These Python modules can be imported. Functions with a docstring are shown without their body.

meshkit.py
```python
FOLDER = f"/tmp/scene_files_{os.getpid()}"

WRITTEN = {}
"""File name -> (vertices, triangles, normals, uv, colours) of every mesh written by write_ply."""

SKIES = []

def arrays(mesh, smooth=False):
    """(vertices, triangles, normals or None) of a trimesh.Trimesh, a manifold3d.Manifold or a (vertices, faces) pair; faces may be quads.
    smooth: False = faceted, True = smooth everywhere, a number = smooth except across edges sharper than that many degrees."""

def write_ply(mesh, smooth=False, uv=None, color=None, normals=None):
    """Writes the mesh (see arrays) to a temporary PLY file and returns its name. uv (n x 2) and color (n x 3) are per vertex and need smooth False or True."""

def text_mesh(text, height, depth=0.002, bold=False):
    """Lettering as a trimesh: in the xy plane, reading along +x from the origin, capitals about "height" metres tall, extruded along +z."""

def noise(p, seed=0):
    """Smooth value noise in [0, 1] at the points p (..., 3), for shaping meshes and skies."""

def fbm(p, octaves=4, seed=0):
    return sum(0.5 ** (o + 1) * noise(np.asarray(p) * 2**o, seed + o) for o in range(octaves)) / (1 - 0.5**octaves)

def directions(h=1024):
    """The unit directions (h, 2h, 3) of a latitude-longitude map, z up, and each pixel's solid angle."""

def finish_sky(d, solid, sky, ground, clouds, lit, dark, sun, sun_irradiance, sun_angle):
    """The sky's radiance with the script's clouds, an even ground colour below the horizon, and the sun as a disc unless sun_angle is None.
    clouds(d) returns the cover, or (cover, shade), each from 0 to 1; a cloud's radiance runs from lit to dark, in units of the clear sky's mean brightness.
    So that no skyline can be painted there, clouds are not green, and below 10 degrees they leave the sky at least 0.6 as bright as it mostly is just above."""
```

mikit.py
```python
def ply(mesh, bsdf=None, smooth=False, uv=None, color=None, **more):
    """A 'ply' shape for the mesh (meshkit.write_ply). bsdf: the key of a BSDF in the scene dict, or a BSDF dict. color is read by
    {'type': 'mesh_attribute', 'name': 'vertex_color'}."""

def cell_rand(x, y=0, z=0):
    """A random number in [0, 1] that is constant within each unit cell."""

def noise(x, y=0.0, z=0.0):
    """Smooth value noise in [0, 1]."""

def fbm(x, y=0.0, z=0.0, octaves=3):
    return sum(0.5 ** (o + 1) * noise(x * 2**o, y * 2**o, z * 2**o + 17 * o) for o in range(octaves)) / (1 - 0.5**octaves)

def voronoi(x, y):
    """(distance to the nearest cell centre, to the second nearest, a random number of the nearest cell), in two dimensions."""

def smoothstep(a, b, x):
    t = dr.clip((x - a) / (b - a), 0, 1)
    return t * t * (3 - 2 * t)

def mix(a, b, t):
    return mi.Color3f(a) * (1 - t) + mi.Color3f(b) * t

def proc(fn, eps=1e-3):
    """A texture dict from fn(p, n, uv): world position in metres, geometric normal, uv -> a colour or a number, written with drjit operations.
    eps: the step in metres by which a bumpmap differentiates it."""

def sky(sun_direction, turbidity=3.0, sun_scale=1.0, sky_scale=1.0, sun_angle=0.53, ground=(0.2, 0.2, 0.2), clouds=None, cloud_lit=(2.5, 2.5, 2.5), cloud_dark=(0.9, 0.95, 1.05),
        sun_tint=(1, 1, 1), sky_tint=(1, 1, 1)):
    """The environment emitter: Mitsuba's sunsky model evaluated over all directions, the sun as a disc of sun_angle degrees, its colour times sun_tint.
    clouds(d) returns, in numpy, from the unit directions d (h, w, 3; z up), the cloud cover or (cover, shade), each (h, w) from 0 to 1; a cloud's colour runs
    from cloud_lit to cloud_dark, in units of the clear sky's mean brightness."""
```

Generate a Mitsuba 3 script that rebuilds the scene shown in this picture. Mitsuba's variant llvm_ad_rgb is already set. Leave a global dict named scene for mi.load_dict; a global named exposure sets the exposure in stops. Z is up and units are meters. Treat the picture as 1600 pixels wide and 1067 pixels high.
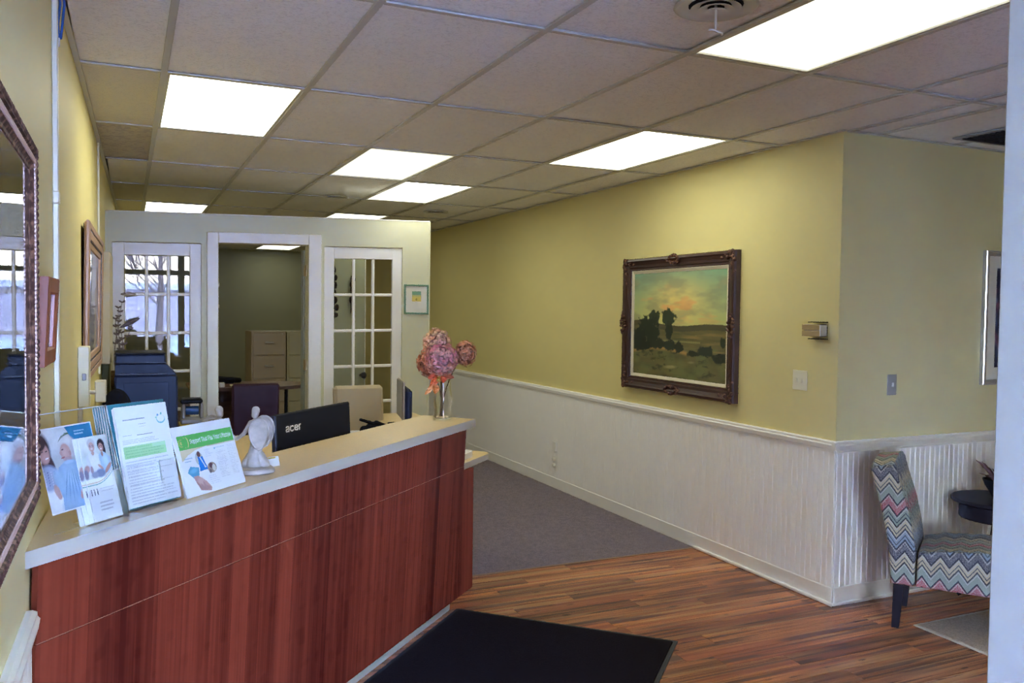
import math, numpy as np, trimesh, manifold3d as m3, mitsuba as mi, drjit as dr
import mikit, meshkit
from mikit import proc, noise, fbm, cell_rand, smoothstep, mix

T4 = mi.ScalarTransform4f
scene, labels = {}, {}
RNG = np.random.default_rng(7)

# ------------------------------------------------------------------ camera, daylight, exposure
CAM_Z = 1.6146
_y, _p, _r = (math.radians(a) for a in (-24.563, -2.061, -0.733))
Rz = np.array([[math.cos(_y), -math.sin(_y), 0], [math.sin(_y), math.cos(_y), 0], [0, 0, 1]])
Rx = np.array([[1, 0, 0], [0, math.cos(_p), -math.sin(_p)], [0, math.sin(_p), math.cos(_p)]])
Ry = np.array([[math.cos(_r), 0, math.sin(_r)], [0, 1, 0], [-math.sin(_r), 0, math.cos(_r)]])
RM = Rz @ Rx @ Ry
_f, _u = RM @ [0, 1, 0], RM @ [0, 0, 1]
scene['camera'] = {'type': 'perspective', 'fov': math.degrees(2 * math.atan(800 / 1317.45)), 'fov_axis': 'x', 'near_clip': 0.05, 'far_clip': 300.0,
                   'to_world': T4().look_at(origin=[0, 0, CAM_Z], target=[float(_f[0]), float(_f[1]), float(CAM_Z + _f[2])], up=[float(a) for a in _u])}
scene['sky'] = {**mikit.sky((0.45, 0.55, 0.62), turbidity=3.5, sun_scale=0.0, sky_scale=365.0, ground=(0.36, 0.36, 0.38), sky_tint=(0.84, 0.85, 1.20)), 'sampling_weight': 12.0}
scene['sun'] = {'type': 'directional', 'direction': [-0.45, -0.55, -0.62], 'irradiance': {'type': 'rgb', 'value': [290.0, 275.0, 250.0]}, 'sampling_weight': 0.5}
exposure = 0.62
LAMP = np.array([1.0, 0.985, 0.76]) * 4.5

# ------------------------------------------------------------------ helpers
def mat_rgb(c): return {'type': 'rgb', 'value': [float(x) for x in c]}
def B(name, base, rough=0.5, spec=0.5, **k):
    if not isinstance(base, dict): base = mat_rgb(base)
    scene[name] = {'type': 'twosided', 'b': {'type': 'principled', 'base_color': base, 'roughness': rough, 'specular': spec, **k}}
    return name
def D(name, base):
    if not isinstance(base, dict): base = mat_rgb(base)
    scene[name] = {'type': 'twosided', 'b': {'type': 'diffuse', 'reflectance': base}}
    return name
def numbered(k):
    if k not in scene and k not in labels: return k
    i = 1
    while f'{k}_{i:03d}' in scene or f'{k}_{i:03d}' in labels: i += 1
    return f'{k}_{i:03d}'
def add(name, mesh, bsdf, parent=None, smooth=False, label=None, uv=None, color=None, **more):
    k = numbered(f'{parent}__{name}' if parent else name)
    scene[k] = mikit.ply(mesh, bsdf, smooth=smooth, uv=uv, color=color, **more)
    if label: labels[k] = {'label': label}
    return k
def thing(name, label, cat, group=None):
    k = numbered(name); labels[k] = {'label': label, 'category': cat}
    if group: labels[k]['group'] = group
    return k
def struct(name, label, cat='wall'):
    labels[name] = {'label': label, 'category': cat, 'kind': 'structure'}; return name
def single(name, mesh, bsdf, label, cat, group=None, smooth=False, **more):
    k = numbered(name)
    scene[k] = mikit.ply(mesh, bsdf, smooth=smooth, **more)
    labels[k] = {'label': label, 'category': cat}
    if group: labels[k]['group'] = group
    return k

_signs = np.array([[a, b, c] for a in (-1, 1) for b in (-1, 1) for c in (-1, 1)], float)
def box(x0, x1, y0, y1, z0, z1, c=0.0):
    lo, hi = np.array([x0, y0, z0], float), np.array([x1, y1, z1], float)
    ce, h = (lo + hi) / 2, (hi - lo) / 2
    c = min(c, 0.45 * h.min() * 2)
    if c <= 0: return trimesh.creation.box(extents=2 * h, transform=trimesh.transformations.translation_matrix(ce))
    pts = []
    for s in _signs:
        for ax in range(3):
            q = h - c; q[ax] = h[ax]; pts.append(s * q)
    m = trimesh.convex.convex_hull(np.array(pts)); m.apply_translation(ce); return m
def join(*ms): return trimesh.util.concatenate([m for m in (ms[0] if len(ms) == 1 and isinstance(ms[0], list) else ms)])
def xf(mesh, fn):
    v = np.array(mesh.vertices); return trimesh.Trimesh(fn(v), np.array(mesh.faces), process=False)
def place(mesh, o, ex, ey, ez):
    M = np.stack([ex, ey, ez], 1).astype(float)
    v = np.array(mesh.vertices) @ M.T + np.asarray(o, float)
    f = np.array(mesh.faces)
    if np.linalg.det(M) < 0: f = f[:, ::-1]
    return trimesh.Trimesh(v, f, process=False)
def cyl(p0, p1, r, n=20, r2=None):
    p0, p1 = np.asarray(p0, float), np.asarray(p1, float)
    d = p1 - p0; L = np.linalg.norm(d); d = d / L
    a = np.cross(d, [0, 0, 1] if abs(d[2]) < .9 else [1, 0, 0]); a /= np.linalg.norm(a); b = np.cross(d, a)
    t = np.arange(n) * 2 * math.pi / n
    ring = np.cos(t)[:, None] * a + np.sin(t)[:, None] * b
    r2 = r if r2 is None else r2
    v = np.vstack([p0 + ring * r, p1 + ring * r2, [p0], [p1]])
    i = np.arange(n); j = (i + 1) % n
    f = np.vstack([np.stack([i, j, j + n], 1), np.stack([i, j + n, i + n], 1), np.stack([j, i, i * 0 + 2 * n], 1), np.stack([i + n, j + n, i * 0 + 2 * n + 1], 1)])
    return trimesh.Trimesh(v, f, process=False)
def lathe(prof, n=32, c=(0, 0, 0)):
    prof = np.array(prof, float); k = len(prof)
    t = np.arange(n) * 2 * math.pi / n
    v = np.stack([prof[:, None, 0] * np.cos(t), prof[:, None, 0] * np.sin(t), np.repeat(prof[:, 1:2], n, 1)], -1).reshape(-1, 3) + np.asarray(c)
    f = []
    for a in range(k - 1):
        for i in range(n):
            j = (i + 1) % n
            f += [[a * n + i, a * n + j, (a + 1) * n + j], [a * n + i, (a + 1) * n + j, (a + 1) * n + i]]
    return trimesh.Trimesh(v, np.array(f), process=False)
def tube(pts, r, n=8):
    pts = np.asarray(pts, float); r = np.broadcast_to(r, (len(pts),))
    tg = np.gradient(pts, axis=0); tg /= np.linalg.norm(tg, axis=1, keepdims=True)
    ref = np.array([0, 0, 1.]) if abs(tg[0, 2]) < .9 else np.array([1., 0, 0])
    a = np.cross(tg, ref); a /= np.linalg.norm(a, axis=1, keepdims=True) + 1e-9; b = np.cross(tg, a)
    t = np.arange(n) * 2 * math.pi / n
    v = (pts[:, None] + r[:, None, None] * (np.cos(t)[None, :, None] * a[:, None] + np.sin(t)[None, :, None] * b[:, None])).reshape(-1, 3)
    f = []
    for k in range(len(pts) - 1):
        for i in range(n):
            j = (i + 1) % n
            f += [[k * n + i, k * n + j, (k + 1) * n + j], [k * n + i, (k + 1) * n + j, (k + 1) * n + i]]
    v = np.vstack([v, pts[:1], pts[-1:]]); N = len(pts) * n
    for i in range(n):
        j = (i + 1) % n
        f += [[j, i, N], [N - n + i, N - n + j, N + 1]]
    return trimesh.Trimesh(v, np.array(f), process=False)
def ell(c, r, sub=2, R=None):
    m = trimesh.creation.icosphere(subdivisions=sub); v = np.array(m.vertices) * np.asarray(r, float)
    if R is not None: v = v @ np.asarray(R, float).T
    return trimesh.Trimesh(v + np.asarray(c, float), np.array(m.faces), process=False)
def extrude(poly, z0, z1):
    from shapely.geometry import Polygon
    p = poly if hasattr(poly, 'area') else Polygon(poly)
    m = trimesh.creation.extrude_polygon(p, z1 - z0, engine='earcut'); m.apply_translation([0, 0, z0]); return m
def frame_mesh(w, h, prof):
    """mitred frame in (x right, z up, y = depth out); prof: closed loop of (inset, depth)"""
    v, f = [], []
    for i, d in prof:
        v += [[i, d, i], [w - i, d, i], [w - i, d, h - i], [i, d, h - i]]
    k = len(prof)
    for a in range(k):
        b = (a + 1) % k
        for i in range(4):
            j = (i + 1) % 4
            f += [[4 * a + i, 4 * a + j, 4 * b + j], [4 * a + i, 4 * b + j, 4 * b + i]]
    m = trimesh.Trimesh(np.array(v, float), np.array(f), process=False)
    if m.volume < 0: m = trimesh.Trimesh(np.array(v, float), np.array(f)[:, ::-1], process=False)
    return m
def grid(nx, ny):
    """unit grid in (u right, v up): vertices at z=0"""
    u, v = np.meshgrid(np.linspace(0, 1, nx), np.linspace(0, 1, ny))
    i = np.arange(ny - 1)[:, None] * nx + np.arange(nx - 1)[None]
    f = np.stack([i, i + 1, i + nx + 1, i + nx], -1).reshape(-1, 4)
    return np.stack([u.ravel(), v.ravel()], 1), np.vstack([f[:, [0, 1, 2]], f[:, [0, 2, 3]]])
def bones(bs, edge=0.004, it=8):
    ms = []
    for p0, r0, p1, r1 in bs:
        pts = np.vstack([np.asarray(p) + trimesh.creation.icosphere(subdivisions=2).vertices * r for p, r in ((p0, r0), (p1, r1))])
        ms.append(m3.Manifold.hull_points(pts))
    m = m3.Manifold.batch_boolean(ms, m3.OpType.Add).refine_to_length(edge).to_mesh()
    t = trimesh.Trimesh(m.vert_properties[:, :3], m.tri_verts, process=True)
    trimesh.smoothing.filter_taubin(t, iterations=it); return t

R2 = math.sqrt(.5)
ES, ET, EZ = np.array([R2, R2, 0]), np.array([-R2, R2, 0]), np.array([0, 0, 1.])
def K(mesh): return place(mesh, (0, 0, 0), ES, ET, EZ)          # counter frame: (s along, t into the staff side, z)
def Lw(mesh):                                                    # left wall frame: (d out of wall, y along, z)
    def fn(v): return np.stack([-.257 + .016 * v[:, 1] + v[:, 0], v[:, 1] - .016 * v[:, 0], v[:, 2]], 1)
    return xf(mesh, fn)
def Pt(mesh):                                                    # the partition and its doors run very slightly out of level
    return xf(mesh, lambda v: v + np.stack([0 * v[:, 0], 0 * v[:, 0], .021 * (v[:, 0] - 1.2) * v[:, 2] / 2.2], 1))

ZC = 2.6232
# ------------------------------------------------------------------ materials
B('m_wall', proc(lambda p, n, uv: mi.Color3f(.72, .645, .30) * (.96 + .07 * fbm(p.x * 3, p.y * 3, p.z * 3))), .55, .35)
B('m_partition', proc(lambda p, n, uv: mi.Color3f(.63, .63, .47) * (.95 + .08 * fbm(p.x * 4, p.y * 4, p.z * 4))), .5, .35)
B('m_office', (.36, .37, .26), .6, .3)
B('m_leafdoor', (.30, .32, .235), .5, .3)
B('m_white', (.85, .855, .90), .45, .35)
B('m_bead', (.90, .90, .96), .6, .2)
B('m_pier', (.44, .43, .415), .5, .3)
def f_tile(p, n, uv):
    s = smoothstep(.60, .74, noise(p.x * 170, p.y * 170)) * .10 + smoothstep(.62, .8, noise(p.x * 70, p.y * 110, 3.)) * .06
    return mi.Color3f(.89, .88, .85) * (1.02 - s) * (.97 + .06 * cell_rand(dr.floor((p.x + .4611) / .61), dr.floor((p.y - 2.7333) / 1.2246)))
D('m_tile', proc(f_tile))
D('m_tile_stained', proc(lambda p, n, uv: mix((.60, .55, .42), (.50, .45, .36), smoothstep(.5, .62, noise(p.x * 60, p.y * 60)))))
D('m_tile_yellow', proc(lambda p, n, uv: mi.Color3f(.66, .62, .50) * (1.0 - .08 * smoothstep(.6, .74, noise(p.x * 150, p.y * 150)))))
B('m_tbar', (.52, .52, .47), .45, .5)
B('m_plastic_white', (.75, .74, .70), .35, .5)
B('m_ivory', (.80, .78, .62), .4, .4)
B('m_black', (.005, .005, .005), .45, .10)
B('m_black_gloss', (.006, .006, .008), .2, .35)
B('m_black_matte', (.004, .004, .005), .8, .1)
B('m_navy', (.012, .018, .040), .5, .18)
B('m_navy_dark', (.008, .010, .018), .4, .5)
B('m_greyplate', (.33, .315, .27), .4, .3)
B('m_grey', (.30, .31, .34), .4, .5)
def f_counter(p, n, uv):
    s = (p.x + p.y) * .7071
    g = fbm(s * 55, p.z * 1.3, 1.) * .42 + noise(s * 9, p.z * .25, 5.) * .48 + noise(s * 190, p.z * 5, 9.) * .15
    g = g + (cell_rand(dr.floor(s / .083), 4.) - .5) * .34 + (cell_rand(dr.floor(s / .031 + 7.), 9.) - .5) * .16
    fig = smoothstep(.62, .9, noise(s * 30, p.z * 22, 2.)) * .10
    return mix((.048, .0062, .003), (.165, .029, .012), dr.clip(g * 1.25 - .12 - fig, 0, 1))
B('m_counterwood', proc(f_counter), .5, .08)
B('m_laminate', proc(lambda p, n, uv: mi.Color3f(.61, .465, .25) * (.97 + .05 * noise(p.x * 260, p.y * 260))), .34, .25)
B('m_lamedge', (.54, .52, .49), .45, .3)
B('m_kick', (.55, .57, .62), .5, .4)
def f_plank(p, n, uv):
    g = fbm(uv.x * 1.5, uv.y * 4.5, 0.) * .50 + fbm(uv.x * 2.5, uv.y * 15, 3.) * .30 + noise(uv.x * 6, uv.y * 55, 7.) * .22
    c = mix((.125, .036, .013), (.60, .235, .078), dr.clip(g * 2.1 - .60, 0, 1))
    c = mix(c, mi.Color3f(.46, .26, .11), smoothstep(.58, .85, noise(uv.x * 1.3, uv.y * 3.5, 20.)) * .6)
    c = mix(c, mi.Color3f(.30, .075, .035), smoothstep(.55, .85, noise(uv.x * 1.1, uv.y * 3.0, 71.)) * .6)
    c = mix(c, mi.Color3f(.085, .042, .028), smoothstep(.60, .82, noise(uv.x * 1.9, uv.y * 7, 31.)) * .75)
    knot = smoothstep(.86, .97, noise(uv.x * 9, uv.y * 7, 44.))
    c = mix(c, mi.Color3f(.05, .022, .014), knot * .8)
    return c * (.62 + .62 * cell_rand(dr.floor(uv.y), 3.))
B('m_plank', proc(f_plank), .38, .22)
D('m_carpet', proc(lambda p, n, uv: mi.Color3f(.195, .158, .158) * (.55 + .9 * (noise(p.x * 230, p.y * 230) * .6 + fbm(p.x * 40, p.y * 40) * .4))))
D('m_mat', proc(lambda p, n, uv: mi.Color3f(.014, .011, .011) * (.7 + .6 * noise(p.x * 300, p.y * 300))))
B('m_rubber', (.012, .014, .016), .45, .5)
B('m_strip', (.30, .17, .09), .4, .5)
D('m_rug', proc(lambda p, n, uv: mi.Color3f(.52, .42, .29) * (.8 + .35 * noise(p.x * 160, p.y * 160))))
def f_bronze(p, n, uv): return mix((.045, .018, .012), (.20, .10, .055), smoothstep(.42, .75, fbm(p.x * 70, p.y * 70, p.z * 70)))
B('m_bronze', proc(f_bronze), .5, .2, metallic=.1)
B('m_bronze_dark', (.022, .012, .011), .4, .5)
B('m_gold', (.40, .23, .13), .35, .6, metallic=.6)
B('m_pinkbronze', (.46, .30, .21), .45, .4, metallic=.2)
B('m_beadgilt', (.60, .42, .33), .4, .5, metallic=.2)
B('m_redwood', proc(lambda p, n, uv: mix((.14, .030, .010), (.27, .075, .024), fbm(p.y * 12, p.z * 5, p.x * 12))), .35, .5)
B('m_mahogany', proc(lambda p, n, uv: mix((.014, .006, .004), (.055, .018, .011), fbm(p.y * 9, p.z * 9, p.x * 9))), .3, .55)
B('m_linen', (.62, .57, .45), .7, .2)
B('m_silver', (.42, .38, .34), .3, .5, metallic=.8)
B('m_brass', (.50, .38, .20), .35, .5, metallic=.5)
B('m_greenframe', (.12, .22, .16), .4, .5)
D('m_paper', (.58, .58, .60))
D('m_print', {'type': 'mesh_attribute', 'name': 'vertex_color'})
B('m_paint', {'type': 'mesh_attribute', 'name': 'vertex_color'}, .5, .3)
scene['m_mirror'] = {'type': 'conductor', 'specular_reflectance': mat_rgb((.80, .82, .83))}
scene['m_pane'] = {'type': 'thindielectric', 'int_ior': 1.5}
scene['m_acrylic'] = {'type': 'thindielectric', 'int_ior': 1.45}
B('m_acrylic_edge', (.50, .55, .56), .3, .5)
scene['m_glass'] = {'type': 'dielectric', 'int_ior': 1.5}
B('m_teal', (.028, .165, .185), .4, .5)
B('m_stone', proc(lambda p, n, uv: mi.Color3f(.38, .325, .25) * (.72 + .5 * fbm(p.x * 60, p.y * 60, p.z * 60))), .65, .3)
B('m_beige', (.50, .42, .30), .7, .25)
B('m_maroon', (.036, .007, .010), .5, .4)
B('m_darkwood', proc(lambda p, n, uv: mix((.040, .020, .013), (.14, .068, .036), fbm(p.x * 5, p.y * 30, p.z * 30))), .28, .5)
B('m_legwood', (.008, .005, .005), .45, .12)
B('m_cabinet', (.38, .31, .22), .4, .5)
B('m_cabinet_pale', (.42, .39, .27), .4, .5)
B('m_steel', (.45, .44, .42), .3, .5, metallic=.8)
B('m_basket', proc(lambda p, n, uv: mix((.10, .055, .025), (.36, .24, .12), noise(p.x * 120, p.y * 120, p.z * 90))), .7, .3)
B('m_twig', (.16, .13, .13), .7, .3)
B('m_olive', (.22, .20, .08), .6, .3)
B('m_yellow', (.50, .36, .05), .5, .4)
B('m_blue', (.03, .12, .42), .4, .5)
B('m_leaf', {'type': 'mesh_attribute', 'name': 'vertex_color'}, .55, .3)
B('m_stem', (.14, .10, .05), .6, .3)
D('m_asphalt', (.46, .46, .47)); D('m_brick', (.30, .27, .27)); D('m_bark', (.10, .075, .06)); B('m_mullion', (.035, .05, .045), .4, .5)
D('m_roof', (.40, .40, .42))
D('m_cavity', (.02, .018, .017))
B('m_diffuserwhite', (.60, .60, .58), .4, .5)

# ------------------------------------------------------------------ floor
struct('floor', 'floor of the reception: wood-look planks in front, grey carpet beyond', 'floor')
add('base', box(-.6, 7, -2, 15.6, -.12, -.011), 'm_strip', 'floor')
add('carpet', box(-.6, 6.8, 4.708, 15.5, -.011, .002), 'm_carpet', 'floor', label='flat dark grey-brown carpet')
PW = .118
row = 0; y = 4.700
while y > .4:
    y0, y1 = y - PW, y
    x = -.5 - RNG.random() * 1.0
    while x < 6.75:
        L = 1.22
        a, b = max(x, -.45), min(x + L, 6.75)
        if b - a > .05:
            dz = RNG.uniform(-.0006, .0002)
            m = box(a + .0007, b - .0007, y0 + .0006, y1 - .0006, -.0095, dz, .0012)
            v = np.array(m.vertices); pid = int(RNG.integers(0, 400))
            uv = np.stack([v[:, 0] + RNG.random() * 40, (v[:, 1] - y0) / PW * .9 + .05 + pid], 1)
            # one lookup row per plank: the integer part of v picks its tone, the rest runs across the plank
            add('plank', m, 'm_plank', 'floor', uv=np.stack([uv[:, 0], uv[:, 1] * 1.0], 1))
        x += L
    y -= PW; row += 1
def f_farplank(p, n, uv):
    r = dr.floor(p.y / .118)
    g = fbm(p.x * 2.2, p.y * 40, r)
    return mix((.10, .036, .015), (.40, .16, .055), g) * (.75 + .5 * cell_rand(r, dr.floor(p.x / 1.2 + cell_rand(r) * 5)))
B('m_farplank', proc(f_farplank), .3, .5)
add('entry_boards', box(-.5, 6.75, -2, y, -.011, 0), 'm_farplank', 'floor')
add('carpet_edge_strip', box(1.6, 3.56, 4.696, 4.712, -.002, .006, .002), 'm_strip', 'floor')

# ------------------------------------------------------------------ walls
XW = 3.57
struct('wall_left', 'pale yellow wall at the left with mirror and frames', 'wall')
add('face', Lw(box(-.15, 0, -2.0, 15.4, -.1, 2.75)), 'm_wall', 'wall_left')
struct('wall_right', 'yellow wall at the right with white beadboard below', 'wall')
add('face', box(XW, XW + .14, 3.48, 15.4, -.1, 2.75), 'm_wall', 'wall_right')
struct('wall_return', 'shaded yellow wall behind the patterned chair', 'wall')
add('face', box(XW + .14, 6.9, 3.48, 3.62, -.1, 2.75), 'm_wall', 'wall_return')
struct('wall_back', 'grey-green far wall of the office', 'wall')
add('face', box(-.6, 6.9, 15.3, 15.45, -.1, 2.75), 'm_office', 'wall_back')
struct('wall_east', 'right wall of the side room', 'wall')
add('face', box(6.6, 6.75, -2, 15.4, -.1, 2.75), 'm_wall', 'wall_east')
struct('wall_pier', 'white wall end close to the camera at the right edge', 'wall')
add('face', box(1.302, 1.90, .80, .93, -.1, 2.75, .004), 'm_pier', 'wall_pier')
# front wall behind the camera, with its two shop windows
struct('wall_front', 'front wall of the shop with the windows', 'wall')
fw = [box(-.6, -.12, -1.75, -1.6, -.1, 2.75), box(1.45, 6.9, -1.75, -1.6, -.1, 2.75), box(-.12, 1.45, -1.75, -1.6, -.1, .22), box(-.12, 1.45, -1.75, -1.6, 2.6, 2.75)]
add('face', join(fw), 'm_wall', 'wall_front')
def shopwin(k, x0, x1, z0, z1, posts, bars):
    struct(k, 'shop window with dark green bars in the front wall', 'window')
    add('frame', join(box(x0, x0 + .05, -1.74, -1.62, z0, z1), box(x1 - .05, x1, -1.74, -1.62, z0, z1), box(x0 + .05, x1 - .05, -1.74, -1.62, z0, z0 + .05), box(x0 + .05, x1 - .05, -1.74, -1.62, z1 - .05, z1)), 'm_mullion', k)
    for q in posts: add('post', box(q - .05, q + .05, -1.735, -1.625, z0 + .05, z1 - .05), 'm_mullion', k)
    for q in bars:
        e = [x0 + .05, *[w for q2 in posts for w in (q2 - .05, q2 + .05)], x1 - .05]
        for a, b in zip(e[::2], e[1::2]): add('bar', box(a, b, -1.73, -1.63, q - .04, q + .04), 'm_mullion', k)
    g, f = grid(2, 2)
    add('pane', trimesh.Trimesh(np.stack([x0 + g[:, 0] * (x1 - x0), g[:, 0] * 0 - 1.68, z0 + g[:, 1] * (z1 - z0)], 1), f, process=False), 'm_pane', k)
shopwin('window_1', -.12, 1.45, .22, 2.6, [.86], [2.2])

# wainscot boards, rails and baseboards
def bead(a0, a1, b0, b1, z0, z1):
    """board from a0 (back) to a1 (face) thick, b0..b1 wide, with deep bevels along its edges and a fine bead line"""
    d = (1 if a1 > a0 else -1) * .0050; g = .0050
    q = [(b0, a0), (b1, a0), (b1, a1 - d * .70), (b1 - g, a1), (b0 + g, a1), (b0, a1 - d * .70)]
    m = extrude(q, z0, z1); v = np.array(m.vertices)
    t = trimesh.Trimesh(np.stack([v[:, 1], v[:, 0], v[:, 2]], 1), np.array(m.faces), process=False)
    if t.volume < 0: t.invert()
    return t
def boards_y(parent, x0, x1, ya, yb, z0, z1, w=.0405, tr=lambda m: m):
    n = int(round((yb - ya) / w)); w = (yb - ya) / n
    for i in range(n): add('board', tr(bead(x0, x1, ya + i * w, ya + (i + 1) * w, z0, z1)), 'm_bead', parent)
def boards_x(parent, y0, y1, xa, xb, z0, z1, w=.0405):
    n = int(round((xb - xa) / w)); w = (xb - xa) / n
    for i in range(n): add('board', xf(bead(y0, y1, xa + i * w, xa + (i + 1) * w, z0, z1), lambda v: v[:, [1, 0, 2]]), 'm_bead', parent)
boards_y('wall_right', XW + .004, XW - .013, 3.47, 11.4, .098, .875, w=.0405)
boards_x('wall_return', 3.484, 3.467, XW, 5.6, .098, .875)
boards_y('wall_left', -.004, .013, .7, 2.27, .10, .855, tr=Lw)
RAIL = [(0, .855), (.018, .855), (.018, .868), (.026, .872), (.030, .895), (.024, .903), (.024, .912), (.014, .917), (0, .917)]
def rail(a, b, axis, at, sgn, dz=0.):
    m = extrude([(d, z + dz) for d, z in RAIL], a, b)          # (d, z, along)
    v = np.array(m.vertices)
    if axis == 'y': w = np.stack([at + sgn * v[:, 0], v[:, 2], v[:, 1]], 1)
    else: w = np.stack([v[:, 2], at + sgn * v[:, 0], v[:, 1]], 1)
    t = trimesh.Trimesh(w, np.array(m.faces), process=False)
    if t.volume < 0: t.invert()
    return t
struct('trim_1', 'white chair rail on the right wall above the beadboard', 'trim')
scene['trim_1'] = mikit.ply(rail(3.45, 11.4, 'y', XW, -1), 'm_white')
struct('trim_2', 'white chair rail on the wall behind the patterned chair', 'trim')
scene['trim_2'] = mikit.ply(rail(XW - .03, 5.6, 'x', 3.48, -1), 'm_white')
struct('trim_3', 'white chair rail low on the left wall beside the counter', 'trim')
scene['trim_3'] = mikit.ply(Lw(rail(.7, 2.28, 'y', 0, 1, -.030)), 'm_white')
struct('baseboard_right', 'white baseboard along the right wall', 'baseboard')
add('board', box(XW - .018, XW, 3.462, 11.4, 0, .100, .004), 'm_white', 'baseboard_right')
add('shoe_molding', box(XW - .034, XW - .018, 3.446, 4.708, 0, .022, .006), 'm_white', 'baseboard_right')
struct('baseboard_return', 'white baseboard behind the patterned chair', 'baseboard')
add('board', box(XW, 5.6, 3.462, 3.48, 0, .100, .004), 'm_white', 'baseboard_return')
add('shoe_molding', box(XW - .018, 5.6, 3.446, 3.462, 0, .022, .006), 'm_white', 'baseboard_return')

# partition with its opening and french doors
struct('wall_partition', 'pale green-grey partition wall that stops short of the ceiling', 'wall')
PY, PT, PTOP = 7.0, .12, 2.352
add('face', Pt(join(box(-.16, -.10, PY, PY + PT, 0, PTOP), box(-.10, .53, PY, PY + PT, 2.125, PTOP), box(.53, .655, PY, PY + PT, 0, PTOP), box(.655, 1.355, PY, PY + PT, 2.13, PTOP),
                    box(1.355, 1.486, PY, PY + PT, 0, PTOP), box(1.486, 2.155, PY, PY + PT, 2.125, PTOP), box(2.155, 2.402, PY, PY + PT, 0, PTOP))), 'm_partition', 'wall_partition')
add('cap_strip', Pt(box(-.16, 2.404, PY - .004, PY + PT + .004, PTOP, PTOP + .008, .002)), 'm_white', 'wall_partition')
add('corner_strip', Pt(box(2.390, 2.406, PY - .004, PY + .004, 0, PTOP, .001)), 'm_partition', 'wall_partition')
add('wall_seam_strip', Pt(box(-.155, -.125, PY - .012, PY, 0, PTOP, .002)), 'm_partition', 'wall_partition')
struct('trim_4', 'white casing round the open office doorway', 'trim')
CW = .085
for nm, m in (('side', box(.655 - CW, .655, PY - .018, PY + PT + .018, 0, 2.13 + CW, .004)), ('side', box(1.355, 1.355 + CW + .02, PY - .018, PY + PT + .018, 0, 2.13 + CW, .004)), ('head', box(.655, 1.355, PY - .018, PY + PT + .018, 2.13, 2.13 + CW, .004))):
    add(nm, Pt(m), 'm_white', 'trim_4')
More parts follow.
